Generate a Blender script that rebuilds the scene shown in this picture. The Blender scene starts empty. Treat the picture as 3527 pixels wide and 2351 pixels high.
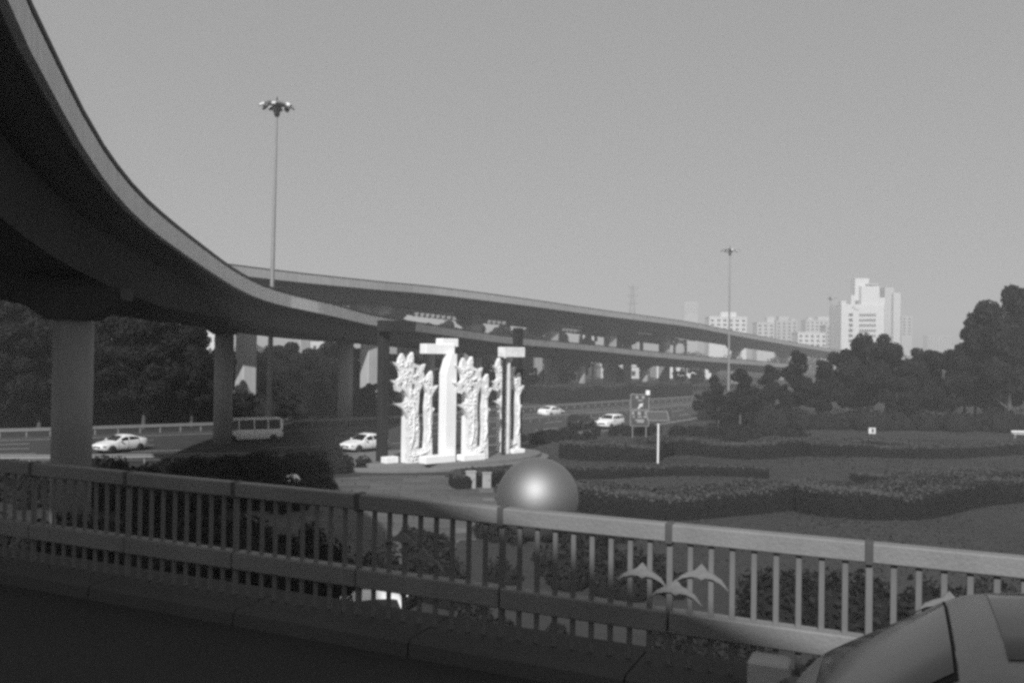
import bpy, math, random
import numpy as np
from mathutils import Vector, Matrix
RNG = np.random.default_rng(7)
random.seed(7)
sc = bpy.context.scene
COL = sc.collection

# ------------------------------------------------------------------ camera
F = 2000.0                                   # focal length in units of a 2352 px wide frame
CX, CY, HORIZON = 1176.0, 784.0, 805.0
CAMZ = 9.0
PITCH = math.atan((HORIZON - CY) / F)
ROLL = math.radians(0.83)
fw = Vector((0, math.cos(PITCH), math.sin(PITCH)))
r0 = Vector((1, 0, 0)); u0 = r0.cross(fw)
RT = r0 * math.cos(ROLL) + u0 * math.sin(ROLL)
UP = u0 * math.cos(ROLL) - r0 * math.sin(ROLL)
CAM = Vector((0, 0, CAMZ))
cam = bpy.data.cameras.new('camera')
cam.sensor_width = 36.0
cam.lens = 36.0 * F / 2352.0
cam.clip_start = 0.1
cam.clip_end = 8000
camo = bpy.data.objects.new('camera', cam)
COL.objects.link(camo)
camo.matrix_world = Matrix(((RT.x, UP.x, -fw.x, CAM.x), (RT.y, UP.y, -fw.y, CAM.y), (RT.z, UP.z, -fw.z, CAM.z), (0, 0, 0, 1)))
sc.camera = camo

# ------------------------------------------------------------------ sky, sun, exposure
SUN_EL = math.radians(35)
SUN_AZ = math.radians(180 + 11)              # clockwise from +Y: behind the camera, to its left
S = Vector((math.sin(SUN_AZ) * math.cos(SUN_EL), math.cos(SUN_AZ) * math.cos(SUN_EL), math.sin(SUN_EL)))
w = bpy.data.worlds.new('World'); sc.world = w; w.use_nodes = True
nt = w.node_tree; nt.nodes.clear()
sky = nt.nodes.new('ShaderNodeTexSky'); sky.sky_type = 'NISHITA'; sky.sun_disc = False
sky.sun_elevation = SUN_EL; sky.sun_rotation = SUN_AZ
sky.air_density = 1.0; sky.dust_density = 3.0; sky.ozone_density = 1.0
bw = nt.nodes.new('ShaderNodeRGBToBW')
bg = nt.nodes.new('ShaderNodeBackground'); bg.inputs[1].default_value = 0.088
out = nt.nodes.new('ShaderNodeOutputWorld')
nt.links.new(sky.outputs[0], bw.inputs[0]); mixs = nt.nodes.new('ShaderNodeMix'); mixs.data_type = 'FLOAT'
mixs.inputs[0].default_value = 0.72            # an even veil of haze over the clear-sky gradient
mixs.inputs[3].default_value = 3.7
nt.links.new(bw.outputs[0], mixs.inputs[2]); nt.links.new(mixs.outputs[0], bg.inputs[0]); nt.links.new(bg.outputs[0], out.inputs[0])
sun = bpy.data.lights.new('sun', 'SUN'); sun.energy = 4.9; sun.angle = math.radians(0.6)
suno = bpy.data.objects.new('sun', sun); COL.objects.link(suno)
suno.rotation_euler = (-S).to_track_quat('-Z', 'Y').to_euler()
suno.location = (0, 0, 60)
vs = sc.view_settings
vs.view_transform = 'Standard'; vs.look = 'None'; vs.exposure = 0.15; vs.gamma = 1.0; vs.use_curve_mapping = False
sc.render.engine = 'CYCLES'
sc.cycles.max_bounces = 6; sc.cycles.diffuse_bounces = 3; sc.cycles.volume_bounces = 0; sc.cycles.transparent_max_bounces = 6
sc.cycles.use_denoising = False
sc.cycles.pixel_filter_type = 'BLACKMAN_HARRIS'
sc.cycles.filter_width = 3.0                 # a soft plastic film-camera lens

# ------------------------------------------------------------------ projection helpers
def ray(px, py):
    return fw + RT * ((px - CX) / F) + UP * ((CY - py) / F)
def at(px, py, d):
    r = ray(px, py); return CAM + r * (d / r.y)
def gnd(px, py, z=0.0):
    r = ray(px, py); return CAM + r * ((z - CAMZ) / r.z)
def colx(px, d, z=0.0):
    """world point at depth d under/over the picture column px, height z"""
    x = (px - CX) / F * d
    for _ in range(3):
        v = Vector((x, d, z)) - CAM
        q = CX + F * v.dot(RT) / v.dot(fw)
        x += (px - q) / F * d
    return Vector((x, d, z))
def hz(px, py, d):
    return at(px, py, d).z

# ------------------------------------------------------------------ mesh helpers
class MB:
    def __init__(s): s.v = []; s.f = []; s.sm = []
    def add(s, v, f, smooth=False):
        o = len(s.v); s.v.extend(tuple(p) for p in v)
        s.f.extend(tuple(i + o for i in q) for q in f); s.sm.extend([smooth] * len(f)); return s
    def box(s, c, size, rz=0.0, M=None):
        a, b, h = size[0] / 2, size[1] / 2, size[2] / 2
        R = Matrix.Rotation(rz, 3, 'Z') if M is None else M
        c = Vector(c)
        v = [c + R @ Vector((x * a, y * b, z * h)) for z in (-1, 1) for x, y in ((-1, -1), (1, -1), (1, 1), (-1, 1))]
        return s.add(v, [(3, 2, 1, 0), (4, 5, 6, 7), (0, 1, 5, 4), (1, 2, 6, 5), (2, 3, 7, 6), (3, 0, 4, 7)])
    def bevbox(s, c, size, b=0.02, rz=0.0):
        a, w_, h = size[0] / 2, size[1] / 2, size[2] / 2
        R = Matrix.Rotation(rz, 3, 'Z'); c = Vector(c); v = []; f = []
        def ring(i, z):
            pts = [(-a + i + 0, -w_ + i + b), (-a + i + b, -w_ + i), (a - i - b, -w_ + i), (a - i, -w_ + i + b), (a - i, w_ - i - b), (a - i - b, w_ - i), (-a + i + b, w_ - i), (-a + i, w_ - i - b)]
            return [c + R @ Vector((x, y, z)) for x, y in pts]
        for i, z in ((b, -h), (0, -h + b), (0, h - b), (b, h)): v += ring(i, z)
        for k in range(3):
            for j in range(8): f.append((k * 8 + j, k * 8 + (j + 1) % 8, k * 8 + 8 + (j + 1) % 8, k * 8 + 8 + j))
        f.append(tuple(range(7, -1, -1))); f.append(tuple(range(24, 32)))
        return s.add(v, f)
    def tube(s, pts, r, n=10, cap=True, smooth=True):
        pts = [Vector(p) for p in pts]; rr = r if hasattr(r, '__len__') else [r] * len(pts)
        v = []; f = []
        for i, p in enumerate(pts):
            t = (pts[min(i + 1, len(pts) - 1)] - pts[max(i - 1, 0)]).normalized()
            ref = Vector((0, 0, 1)) if abs(t.z) < 0.9 else Vector((1, 0, 0))
            a = t.cross(ref).normalized(); b = t.cross(a)
            for k in range(n):
                q = 2 * math.pi * k / n
                v.append(p + (a * math.cos(q) + b * math.sin(q)) * rr[i])
        for i in range(len(pts) - 1):
            for k in range(n):
                f.append((i * n + k, i * n + (k + 1) % n, (i + 1) * n + (k + 1) % n, (i + 1) * n + k))
        s.add(v, f, smooth)
        if cap:
            s.add(v[:n], [tuple(range(n))]); s.add(v[-n:], [tuple(range(n - 1, -1, -1))])
        return s
    def lathe(s, c, prof, n=24, smooth=True):
        c = Vector(c); v = []; f = []
        for r, z in prof:
            for k in range(n):
                q = 2 * math.pi * k / n; v.append(c + Vector((r * math.cos(q), r * math.sin(q), z)))
        for i in range(len(prof) - 1):
            for k in range(n): f.append((i * n + k, i * n + (k + 1) % n, (i + 1) * n + (k + 1) % n, (i + 1) * n + k))
        f.append(tuple(range(n - 1, -1, -1))); f.append(tuple(range((len(prof) - 1) * n, len(prof) * n)))
        return s.add(v, f, smooth)
    def prism(s, pts, o, a, b, depth):
        """polygon pts (u,v) in the plane o + u a + v b, extruded by the vector depth"""
        o, a, b, depth = Vector(o), Vector(a), Vector(b), Vector(depth)
        n = len(pts); v = [o + a * u + b * q for u, q in pts]; v += [p + depth for p in v]
        f = [tuple(range(n)), tuple(range(2 * n - 1, n - 1, -1))]
        f += [(i, n + i, n + (i + 1) % n, (i + 1) % n) for i in range(n)]
        return s.add(v, f)
    def loft(s, rings, closed=True, caps=True, smooth=False):
        n = len(rings[0]); v = [p for r in rings for p in r]; f = []
        m = n if closed else n - 1
        for i in range(len(rings) - 1):
            for k in range(m): f.append((i * n + k, i * n + (k + 1) % n, (i + 1) * n + (k + 1) % n, (i + 1) * n + k))
        if caps and closed: f.append(tuple(range(n - 1, -1, -1))); f.append(tuple(range((len(rings) - 1) * n, len(rings) * n)))
        return s.add(v, f, smooth)
    def mesh(s, name, mat):
        me = bpy.data.meshes.new(name); me.from_pydata(s.v, [], s.f)
        if any(s.sm): me.polygons.foreach_set('use_smooth', s.sm)
        me.materials.append(mat); me.validate(); me.update()
        import bmesh
        bm = bmesh.new(); bm.from_mesh(me); bmesh.ops.recalc_face_normals(bm, faces=bm.faces); bm.to_mesh(me); bm.free()
        return me

def quads_mesh(name, V, mat):
    """V: (n,4,3) array of loose quads"""
    n = len(V); me = bpy.data.meshes.new(name)
    me.vertices.add(n * 4); me.vertices.foreach_set('co', np.asarray(V, dtype=np.float32).ravel())
    me.loops.add(n * 4); me.loops.foreach_set('vertex_index', np.arange(n * 4, dtype=np.int32))
    me.polygons.add(n); me.polygons.foreach_set('loop_start', np.arange(0, n * 4, 4, dtype=np.int32))
    me.materials.append(mat); me.update(calc_edges=True); me.validate(); return me

LOC = {}
def tag(o, label=None, cat=None, group=None, kind=None):
    if label: o['label'] = label
    if cat: o['category'] = cat
    if group: o['group'] = group
    if kind: o['kind'] = kind
    return o
def thing(name, label, cat, loc=(0, 0, 0), rz=0.0, group=None, s=1.0):
    o = bpy.data.objects.new(name, None); COL.objects.link(o); o.empty_display_size = 0.3
    o.location = loc; o.rotation_euler = (0, 0, rz); o.scale = (s, s, s)
    LOC[o.name] = Matrix.LocRotScale(Vector(loc), o.rotation_euler, Vector((s, s, s)))
    return tag(o, label, cat, group)
def link(name, me, parent=None, world=True):
    o = bpy.data.objects.new(name, me); COL.objects.link(o)
    if parent is not None:
        o.parent = parent
        if world and parent.name in LOC: o.matrix_parent_inverse = LOC[parent.name].inverted()
    return o
def part(name, mb, mat, parent=None, world=True, label=None):
    o = link(name, mb.mesh(name, mat) if isinstance(mb, MB) else mb, parent, world)
    if label: o['label'] = label
    return o
def single(name, mb, mat, label, cat, group=None):
    o = part(name, mb, mat); return tag(o, label, cat, group)
def struct(name, mb, mat, parent=None):
    o = part(name, mb, mat, parent); o['kind'] = 'structure'; return o
def copy_tree(o, parent=None):
    c = o.copy(); COL.objects.link(c); c.parent = parent
    if parent is not None: c.matrix_parent_inverse = o.matrix_parent_inverse.copy()
    for ch in list(o.children): copy_tree(ch, c)
    return c

# ------------------------------------------------------------------ materials (a monochrome picture: every colour is a grey)
def mat(name, g, rough=0.85, var=0.25, scale=1.5, fine=0.12, fscale=25.0, bump=0.0, metal=0.0, streak=0.0, rnd=0.0, spec=0.3, trans=0.0):
    m = bpy.data.materials.new(name); m.use_nodes = True
    N = m.node_tree.nodes; L = m.node_tree.links; b = N['Principled BSDF']
    b.inputs['Roughness'].default_value = rough; b.inputs['Metallic'].default_value = metal
    b.inputs['Specular IOR Level'].default_value = spec
    tc = N.new('ShaderNodeTexCoord')
    def math_(op, a, c):
        q = N.new('ShaderNodeMath'); q.operation = op
        for i, x in enumerate((a, c)):
            if isinstance(x, (int, float)): q.inputs[i].default_value = x
            else: L.new(x, q.inputs[i])
        return q.outputs[0]
    def noise(sc_, det, vec=None):
        q = N.new('ShaderNodeTexNoise'); q.inputs['Scale'].default_value = sc_; q.inputs['Detail'].default_value = det
        L.new(vec or tc.outputs['Object'], q.inputs['Vector']); return q.outputs['Fac']
    val = math_('ADD', 1.0, math_('MULTIPLY', math_('SUBTRACT', noise(scale, 5), 0.5), var * 2.4))
    fn = noise(fscale, 3)
    val = math_('ADD', val, math_('MULTIPLY', math_('SUBTRACT', fn, 0.5), fine * 2.4))
    if streak:
        mp = N.new('ShaderNodeMapping'); mp.inputs['Scale'].default_value = (1.6, 1.6, 0.12)
        L.new(tc.outputs['Object'], mp.inputs['Vector'])
        st = noise(1.4, 4, mp.outputs[0])
        val = math_('ADD', val, math_('MULTIPLY', math_('SUBTRACT', st, 0.5), streak * 2.4))
    if rnd:
        oi = N.new('ShaderNodeObjectInfo')
        val = math_('MULTIPLY', val, math_('ADD', 1.0, math_('MULTIPLY', math_('SUBTRACT', oi.outputs['Random'], 0.5), rnd * 2)))
    val = math_('MAXIMUM', math_('MULTIPLY', val, g), 0.004)
    cb = N.new('ShaderNodeCombineColor')
    for i in range(3): L.new(val, cb.inputs[i])
    L.new(cb.outputs[0], b.inputs['Base Color'])
    if bump:
        bp = N.new('ShaderNodeBump'); bp.inputs['Strength'].default_value = bump; bp.inputs['Distance'].default_value = 0.05
        L.new(fn, bp.inputs['Height']); L.new(bp.outputs[0], b.inputs['Normal'])
    if trans:
        tr = N.new('ShaderNodeBsdfTranslucent'); L.new(cb.outputs[0], tr.inputs['Color'])
        mx = N.new('ShaderNodeMixShader'); mx.inputs[0].default_value = trans
        L.new(b.outputs[0], mx.inputs[1]); L.new(tr.outputs[0], mx.inputs[2]); L.new(mx.outputs[0], N['Material Output'].inputs[0])
    return m
M = dict(
    concrete=mat('concrete', 0.25, 0.9, 0.18, 0.25, 0.10, 6, 0.15, streak=0.28),
    parapetpaint=mat('pale_parapet_paint', 0.80, 0.85, 0.10, 0.25, 0.06, 6, 0.1, streak=0.16),
    upperpaint=mat('upper_parapet_concrete', 0.36, 0.85, 0.12, 0.25, 0.06, 6, 0.1, streak=0.2),
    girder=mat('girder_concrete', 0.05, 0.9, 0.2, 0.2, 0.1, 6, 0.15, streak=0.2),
    pier=mat('pier_concrete', 0.27, 0.9, 0.16, 0.4, 0.10, 8, 0.15, streak=0.2),
    palepier=mat('pale_pier_concrete', 0.42, 0.9, 0.12, 0.4, 0.08, 8, 0.1, streak=0.15),
    darkrail=mat('dark_rail_paint', 0.035, 0.6, 0.2, 2),
    railpaint=mat('rail_paint', 0.175, 0.5, 0.15, 1.2, 0.16, 40, 0.15, spec=0.4, streak=0.15),
    barpaint=mat('bar_paint', 0.14, 0.5, 0.2, 3, 0.12, 60, spec=0.4),
    sleeve=mat('sleeve_paint', 0.07, 0.6, 0.2, 4),
    asphalt=mat('asphalt', 0.045, 0.9, 0.22, 0.5, 0.25, 60, 0.2),
    deckasphalt=mat('deck_asphalt', 0.035, 0.9, 0.22, 0.5, 0.2, 60, 0.2),
    kerbstone=mat('kerb_stone', 0.07, 0.9, 0.2, 1.2, 0.15, 40, 0.2),
    marking=mat('road_marking', 0.55, 0.8, 0.2, 2, 0.2, 20),
    lawn=mat('lawn_grass', 0.045, 0.95, 0.38, 0.09, 0.2, 1.3, 0.3, spec=0.1),
    soil=mat('bare_soil', 0.14, 0.95, 0.25, 0.3, 0.2, 5, 0.3),
    paver=mat('paving_slab', 0.085, 0.9, 0.2, 0.5, 0.15, 12, 0.15, rnd=0.18),
    leaf=mat('leaf', 0.013, 0.75, 0.35, 0.35, 0.2, 3, rnd=0.22, spec=0.25, trans=0.25),
    pineleaf=mat('pine_needles', 0.013, 0.8, 0.35, 0.4, 0.2, 3, rnd=0.22, spec=0.2, trans=0.2),
    hedge=mat('hedge_leaf', 0.016, 0.75, 0.3, 0.6, 0.25, 5, spec=0.25, trans=0.2),
    lithedge=mat('sunlit_hedge_leaf', 0.07, 0.8, 0.2, 0.6, 0.2, 5, spec=0.2, trans=0.15),  # paler hedge leaf: sunlight on the clipped tops is put into the colour
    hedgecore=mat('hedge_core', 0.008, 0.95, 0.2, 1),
    bark=mat('bark', 0.08, 0.95, 0.3, 3, 0.3, 20, 0.5),
    white=mat('white_stone', 0.86, 0.55, 0.05, 0.8, 0.05, 9, 0.1, streak=0.08),
    carved=mat('carved_white_stone', 0.74, 0.7, 0.3, 2.2, 0.2, 6, 0.5),
    darkstone=mat('dark_stone', 0.022, 0.7, 0.2, 0.5, 0.15, 10, streak=0.2),
    plinth=mat('plinth_stone', 0.16, 0.8, 0.2, 0.5, 0.15, 10, 0.1),
    steel=mat('brushed_steel', 0.30, 0.62, 0.05, 1, 0.03, 30, metal=1.0),
    galv=mat('galvanised_steel', 0.24, 0.55, 0.1, 2, metal=0.3),
    paint=mat('white_car_paint', 0.80, 0.3, 0.03, 2, 0.02, spec=0.5),
    silver=mat('silver_car_paint', 0.25, 0.38, 0.06, 1.2, 0.05, 30, spec=0.5, metal=0.25),
    black=mat('black_car_paint', 0.012, 0.3, 0.03, 2, 0.02, spec=0.5),
    greypaint=mat('grey_car_paint', 0.3, 0.35, 0.03, 2, 0.02, spec=0.5),
    glass=mat('car_glass', 0.012, 0.12, 0.05, 2, 0.02, spec=0.5),
    rubber=mat('rubber', 0.02, 0.9, 0.1, 4),
    rim=mat('wheel_rim', 0.4, 0.4, 0.05, 4, metal=0.6),
    lamp=mat('lamp_lens', 0.7, 0.15, 0.02, 3, spec=0.7),
    facade=mat('white_facade', 0.6, 0.8, 0.05, 0.05, 0.04, 1),
    facade2=mat('grey_facade', 0.42, 0.85, 0.08, 0.05, 0.05, 1),
    facade3=mat('pale_facade', 0.48, 0.85, 0.08, 0.05, 0.05, 1),
    window=mat('window_glass', 0.05, 0.2, 0.1, 0.5, spec=0.5),
    facade4=mat('dark_facade', 0.09, 0.9, 0.25, 0.08, 0.1, 1),  # plain darker grey than the other facades
    signface=mat('sign_face', 0.06, 0.5, 0.05, 2),
    signwhite=mat('sign_white', 0.6, 0.6, 0.05, 2),
    signmark=mat('sign_mark', 0.3, 0.6, 0.05, 2),
    solar=mat('solar_cell', 0.07, 0.35, 0.1, 3, spec=0.5),
)

# ------------------------------------------------------------------ curves
def resample(P, step):
    P = [Vector(p) for p in P]; Q = [P[0] * 2 - P[1]] + P + [P[-1] * 2 - P[-2]]; o = []
    for i in range(1, len(Q) - 2):
        n = max(1, int((Q[i + 1] - Q[i]).length / step))
        for k in range(n):
            t = k / n; a, b, c, d = Q[i - 1], Q[i], Q[i + 1], Q[i + 2]
            o.append(0.5 * ((2 * b) + (c - a) * t + (2 * a - 5 * b + 4 * c - d) * t * t + (3 * b - a - 3 * c + d) * t ** 3))
    o.append(P[-1]); return o
def frames(P):
    o = []
    for i, p in enumerate(P):
        t = P[min(i + 1, len(P) - 1)] - P[max(i - 1, 0)]; t.z = 0; t.normalize()
        o.append((p, t, Vector((-t.y, t.x, 0))))
    return o
def xsec(fr, prof):
    return [[p + n * a + Vector((0, 0, b)) for a, b in prof] for p, t, n in fr]

# ================================================================== GROUND
g = MB()
nx, ny = 60, 70
xs = np.concatenate([np.linspace(-1500, -130, 8), np.linspace(-110, 130, 49), np.linspace(160, 1500, 8)])
ys = np.concatenate([np.linspace(-300, 15, 6), np.linspace(20, 160, 57), np.linspace(180, 2200, 10)])
def gz(x, y):
    a = max(0.0, min(1.0, (x - 12) / 12)) * max(0, min(1, (y - 34) / 6)) * max(0, min(1, (92 - y) / 8)) * max(0, min(1, (120 - x) / 20))
    return a * (0.22 * math.sin(x * 0.23 + y * 0.11) + 0.18 * math.sin(y * 0.31 - x * 0.09 + 1.0) + 0.12)
vv = [(x, y, gz(x, y)) for y in ys for x in xs]; W_ = len(xs)
g.add(vv, [(j * W_ + i, j * W_ + i + 1, (j + 1) * W_ + i + 1, (j + 1) * W_ + i) for j in range(len(ys) - 1) for i in range(W_ - 1)], True)
struct('ground', g, M['lawn'])

def sheet(near, far, z, step=3.0):
    a = resample(near, step); n = len(a); b = resample(far, step)
    q = [b[min(len(b) - 1, round(i * (len(b) - 1) / (n - 1)))] for i in range(n)]
    mb = MB(); mb.add([Vector((p.x, p.y, z)) for p in a] + [Vector((p.x, p.y, z)) for p in q], [(i, i + 1, n + i + 1, n + i) for i in range(n - 1)]); return mb
# the road under the viaducts, its near and far edge read off the picture where it meets the ground
near_px = [(-420, 1062), (0, 1060), (300, 1056), (620, 1050), (900, 1042), (1100, 1030), (1230, 1012), (1330, 998), (1440, 988), (1560, 970), (1700, 945)]
far_px = [(-420, 1018), (0, 1010), (300, 1000), (620, 988), (900, 976), (1100, 960), (1230, 948), (1330, 940), (1440, 932), (1560, 924), (1700, 912)]
rn = [gnd(*p) for p in near_px]; rf = [gnd(*p) for p in far_px]
struct('road', sheet(rn, rf, 0.06), M['asphalt'])
def lerp_path(k): return [a.lerp(b, k) for a, b in zip(rn, rf)]
def ribbon(path, w_, z, step=2.0):
    fr = frames(resample(path, step)); n = len(fr); mb = MB()
    mb.add([Vector((p.x, p.y, z)) - nn * w_ / 2 for p, t, nn in fr] + [Vector((p.x, p.y, z)) + nn * w_ / 2 for p, t, nn in fr], [(i, i + 1, n + i + 1, n + i) for i in range(n - 1)]); return mb
road_obj = bpy.data.objects['road']
for k in (0.04, 0.93):
    part('edge_line', ribbon(lerp_path(k), 0.18, 0.066), M['marking'], road_obj)
for k in (0.27, 0.5, 0.72):
    fr = resample(lerp_path(k), 2.0)
    for i in range(0, len(fr) - 3, 5):
        part('lane_dash', ribbon(fr[i:i + 3], 0.16, 0.066), M['marking'], road_obj)
def kerb(path, name):
    fr = frames(resample(path, 2.0))
    return struct(name, MB().loft(xsec(fr, [(-0.15, 0), (-0.15, 0.15), (0.15, 0.15), (0.15, 0)])), M['kerbstone'])
kerb([Vector((p.x, p.y, 0)) for p in lerp_path(-0.03)], 'kerb')
kerb([Vector((p.x, p.y, 0)) for p in lerp_path(1.03)], 'kerb')

# second road behind, on the right
rn2 = [gnd(*p) for p in [(1160, 938), (1250, 931), (1400, 922), (1560, 914), (1700, 907)]]
rf2 = [gnd(*p) for p in [(1160, 926), (1250, 920), (1400, 912), (1560, 905), (1700, 899)]]
struct('service_road', sheet(rn2, rf2, 0.05), M['asphalt'])

# plaza in front of the sculpture: slabs laid in rows, dark joints between them
pl = [gnd(*p) for p in [(640, 1105), (900, 1092), (1130, 1102), (1140, 1168), (1060, 1240), (940, 1320), (650, 1320), (560, 1200)]]
mb = MB(); mb.add([Vector((p.x, p.y, 0.02)) for p in pl], [tuple(range(len(pl)))])
plaza = struct('plaza', mb, M['soil'])
def inside(x, y, poly):
    c = False; n = len(poly)
    for i in range(n):
        a, b = poly[i], poly[(i + 1) % n]
        if (a.y > y) != (b.y > y) and x < (b.x - a.x) * (y - a.y) / (b.y - a.y) + a.x: c = not c
    return c
slabs = [MB().bevbox((0, 0, 0), (1.93, 1.43, 0.08), 0.02).mesh('slab', M['paver'])]
ca, sa = math.cos(0.1), math.sin(0.1)
cnt = 0
for j in range(-26, 26):
    for i in range(-16, 16):
        u, v = i * 2.0 + (j % 2) * 1.0, j * 1.5
        x, y = -6 + u * ca - v * sa, 46 + u * sa + v * ca
        if inside(x, y, pl) and cnt < 300:
            o = link('slab', slabs[0], plaza); o.location = (x, y, 0.05 + random.uniform(-0.008, 0.008)); o.rotation_euler = (random.uniform(-.006, .006), random.uniform(-.006, .006), 0.1); cnt += 1

# ================================================================== NEAR BRIDGE (the one the picture is taken from)
U = Vector((-0.913, 0.407, 0)).normalized(); Nn = Vector((0.407, 0.913, 0)).normalized()
def bp(t, lat, z): return U * t + Nn * lat + Vector((0, 0, z))
DECK = 6.25; RAILLAT = 7.21
Rz_b = math.atan2(U.y, U.x)
mb = MB()
prof = [(-7.0, DECK - 1.6), (-7.0, DECK), (6.75, DECK), (6.75, DECK - 0.03), (7.6, DECK - 0.03), (7.6, DECK - 0.5), (5.2, DECK - 0.7), (4.6, DECK - 1.6)]
mb.loft([[bp(t, a, b) for a, b in prof] for t in (-70, -10, 0, 10, 95)])
struct('bridge_road', mb, M['deckasphalt'])
mb = MB()
kp = [(6.77, DECK - 0.02), (6.79, 6.37), (6.83, 6.40), (7.57, 6.40), (7.60, 6.37), (7.60, DECK - 0.02)]
kb = None
for i in range(-36, 48):
    t0 = i * 2.0
    mb = MB().loft([[bp(t, a, b) for a, b in kp] for t in (t0 + 0.008, t0 + 1.992)])
    if kb is None: kb = struct('kerb', mb, M['kerbstone'])
    elif -12 < t0 < 14: part('kerbstone', mb, M['kerbstone'], kb)
railing = thing('bridge_railing', 'light grey metal bridge railing with two wide bars, thin uprights and gull ornaments', 'railing', bp(0, RAILLAT, 6.40))
def along(t0, t1, lat, z0, z1, th, b=0.012):
    c = bp((t0 + t1) / 2, lat, (z0 + z1) / 2); return MB().bevbox(c, (abs(t1 - t0), th, z1 - z0), b, Rz_b)
SP = 0.171; SEC = SP * 9
T0 = 0.2 - SEC * 4
sec_n = 13
for k in range(sec_n):
    a = T0 + k * SEC
    part('top_rail', along(a + 0.012, a + SEC - 0.012, RAILLAT, 7.43, 7.58, 0.13), M['railpaint'], railing)
    part('lower_rail', along(a + 0.006, a + SEC - 0.006, RAILLAT, 6.68, 6.86, 0.15), M['railpaint'], railing)
    part('rail_sleeve', along(a - 0.03, a + 0.03, RAILLAT, 7.418, 7.588, 0.142, 0.005), M['sleeve'], railing)
    part('post', along(a - 0.026, a + 0.026, RAILLAT, 6.40, 7.43, 0.05, 0.006), M['barpaint'], railing)
bar = MB().bevbox((0, 0, 0), (0.045, 0.03, 1.026), 0.005).mesh('baluster', M['barpaint'])
for k in range(sec_n * 9):
    if k % 9 == 0: continue
    o = link('baluster', bar, railing); o.location = bp(T0 + k * SP, RAILLAT, 6.915); o.rotation_euler = (0, 0, Rz_b + random.uniform(-.05, .05))
# gull ornaments: shallow arrowhead wings cut from plate
gull = [(-0.22, -0.075), (-0.16, -0.035), (-0.09, -0.015), (-0.035, -0.012), (0.0, -0.03), (0.035, -0.012), (0.09, -0.018), (0.16, -0.045), (0.22, -0.095), (0.165, -0.018), (0.11, 0.018), (0.05, 0.045), (0.025, 0.075), (0.0, 0.10), (-0.025, 0.075), (-0.05, 0.045), (-0.11, 0.02), (-0.165, -0.012)]
gmesh = MB().prism(gull, (0, -0.012, 0), (1, 0, 0), (0, 0, 1), (0, 0.024, 0)).mesh('gull_ornament', M['railpaint'])
for px, py in [(1475, 1318), (1552, 1357), (1611, 1322), (2180, 1388), (923, 1240), (971, 1281)]:
    r = ray(px, py); k = (RAILLAT - 0.035) / r.dot(Nn); p = CAM + r * k
    o = link('gull_ornament', gmesh, railing); o.location = p; o.rotation_euler = (0, 0, Rz_b + math.pi)
# concrete block on the kerb
r = ray(1767, 1535); p = CAM + r * (6.98 / r.dot(Nn))
mb = MB().bevbox((p.x, p.y, 6.40 + 0.13), (0.30, 0.26, 0.26), 0.02, Rz_b)
single('concrete_block', mb, M['palepier'], 'small square concrete block standing on the bridge kerb', 'block')

# ================================================================== VIADUCTS
def viaduct(name, label, path, W=9.0, P=1.1, G=1.6, rail=True, step=3.0, panel=2, m='concrete', paint_to=None, deep=0):
    pts = resample(path, step); fr = frames(pts)
    root = thing(name, label, 'overpass', (pts[len(pts) // 2].x, pts[len(pts) // 2].y, 0))
    prof = [(0.02, 0.02), (0.02, 0.28), (W - 0.02, 0.28), (W - 0.02, 0.02), (W - 2.0, -0.30), (W - 2.5, -G), (2.5, -G), (2.0, -0.30), (0.5, 0.0), (0.5, -0.06), (0.3, -0.06), (0.3, 0.01)]
    rr_ = []
    for p, t, n in fr:
        k_ = 1 + (deep * max(0.0, min(1.0, (66 - p.y) / 15)) if deep else 0)
        rr_.append([p + n * a + Vector((0, 0, b * k_ if b < -0.5 else b)) for a, b in prof])
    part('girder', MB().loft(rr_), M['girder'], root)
    def pp(o, s): return [(o, -0.02), (o, P - 0.08), (o + s * 0.05, P), (o + s * 0.2, P), (o + s * 0.28, 0.27), (o + s * 0.28, 0.0)]
    for i in range(0, len(fr) - 1, panel):
        j = min(i + panel, len(fr) - 1)
        for o, s in ((0.0, 1), (W, -1)):
            seg = [list(x) for x in fr[i:j + 1]]
            e = [(q, t, n) for q, t, n in seg]
            e[0] = (e[0][0] + e[0][1] * 0.015, e[0][1], e[0][2]); e[-1] = (e[-1][0] - e[-1][1] * 0.015, e[-1][1], e[-1][2])
            part('parapet_panel', MB().loft(xsec(e, pp(o, s))), M[paint_to[0] if paint_to and e[0][0].y < paint_to[1] else m], root)
    if rail:
        part('handrail', MB().loft(xsec(fr, [(-0.02, P + 0.03), (-0.02, P + 0.2), (0.12, P + 0.2), (0.12, P + 0.03)])), M['darkrail'], root)
        for i in range(0, len(fr), 2):
            q, t, n = fr[i]; part('rail_stud', MB().box(q + n * 0.06 + Vector((0, 0, P + 0.02)), (0.08, 0.08, 0.08)), M['darkrail'], root)
    part('road_surface', MB().loft(xsec(fr, [(0.3, 0.285), (W - 0.3, 0.285)]), closed=False, caps=False), M['asphalt'], root)
    return root, fr
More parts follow.
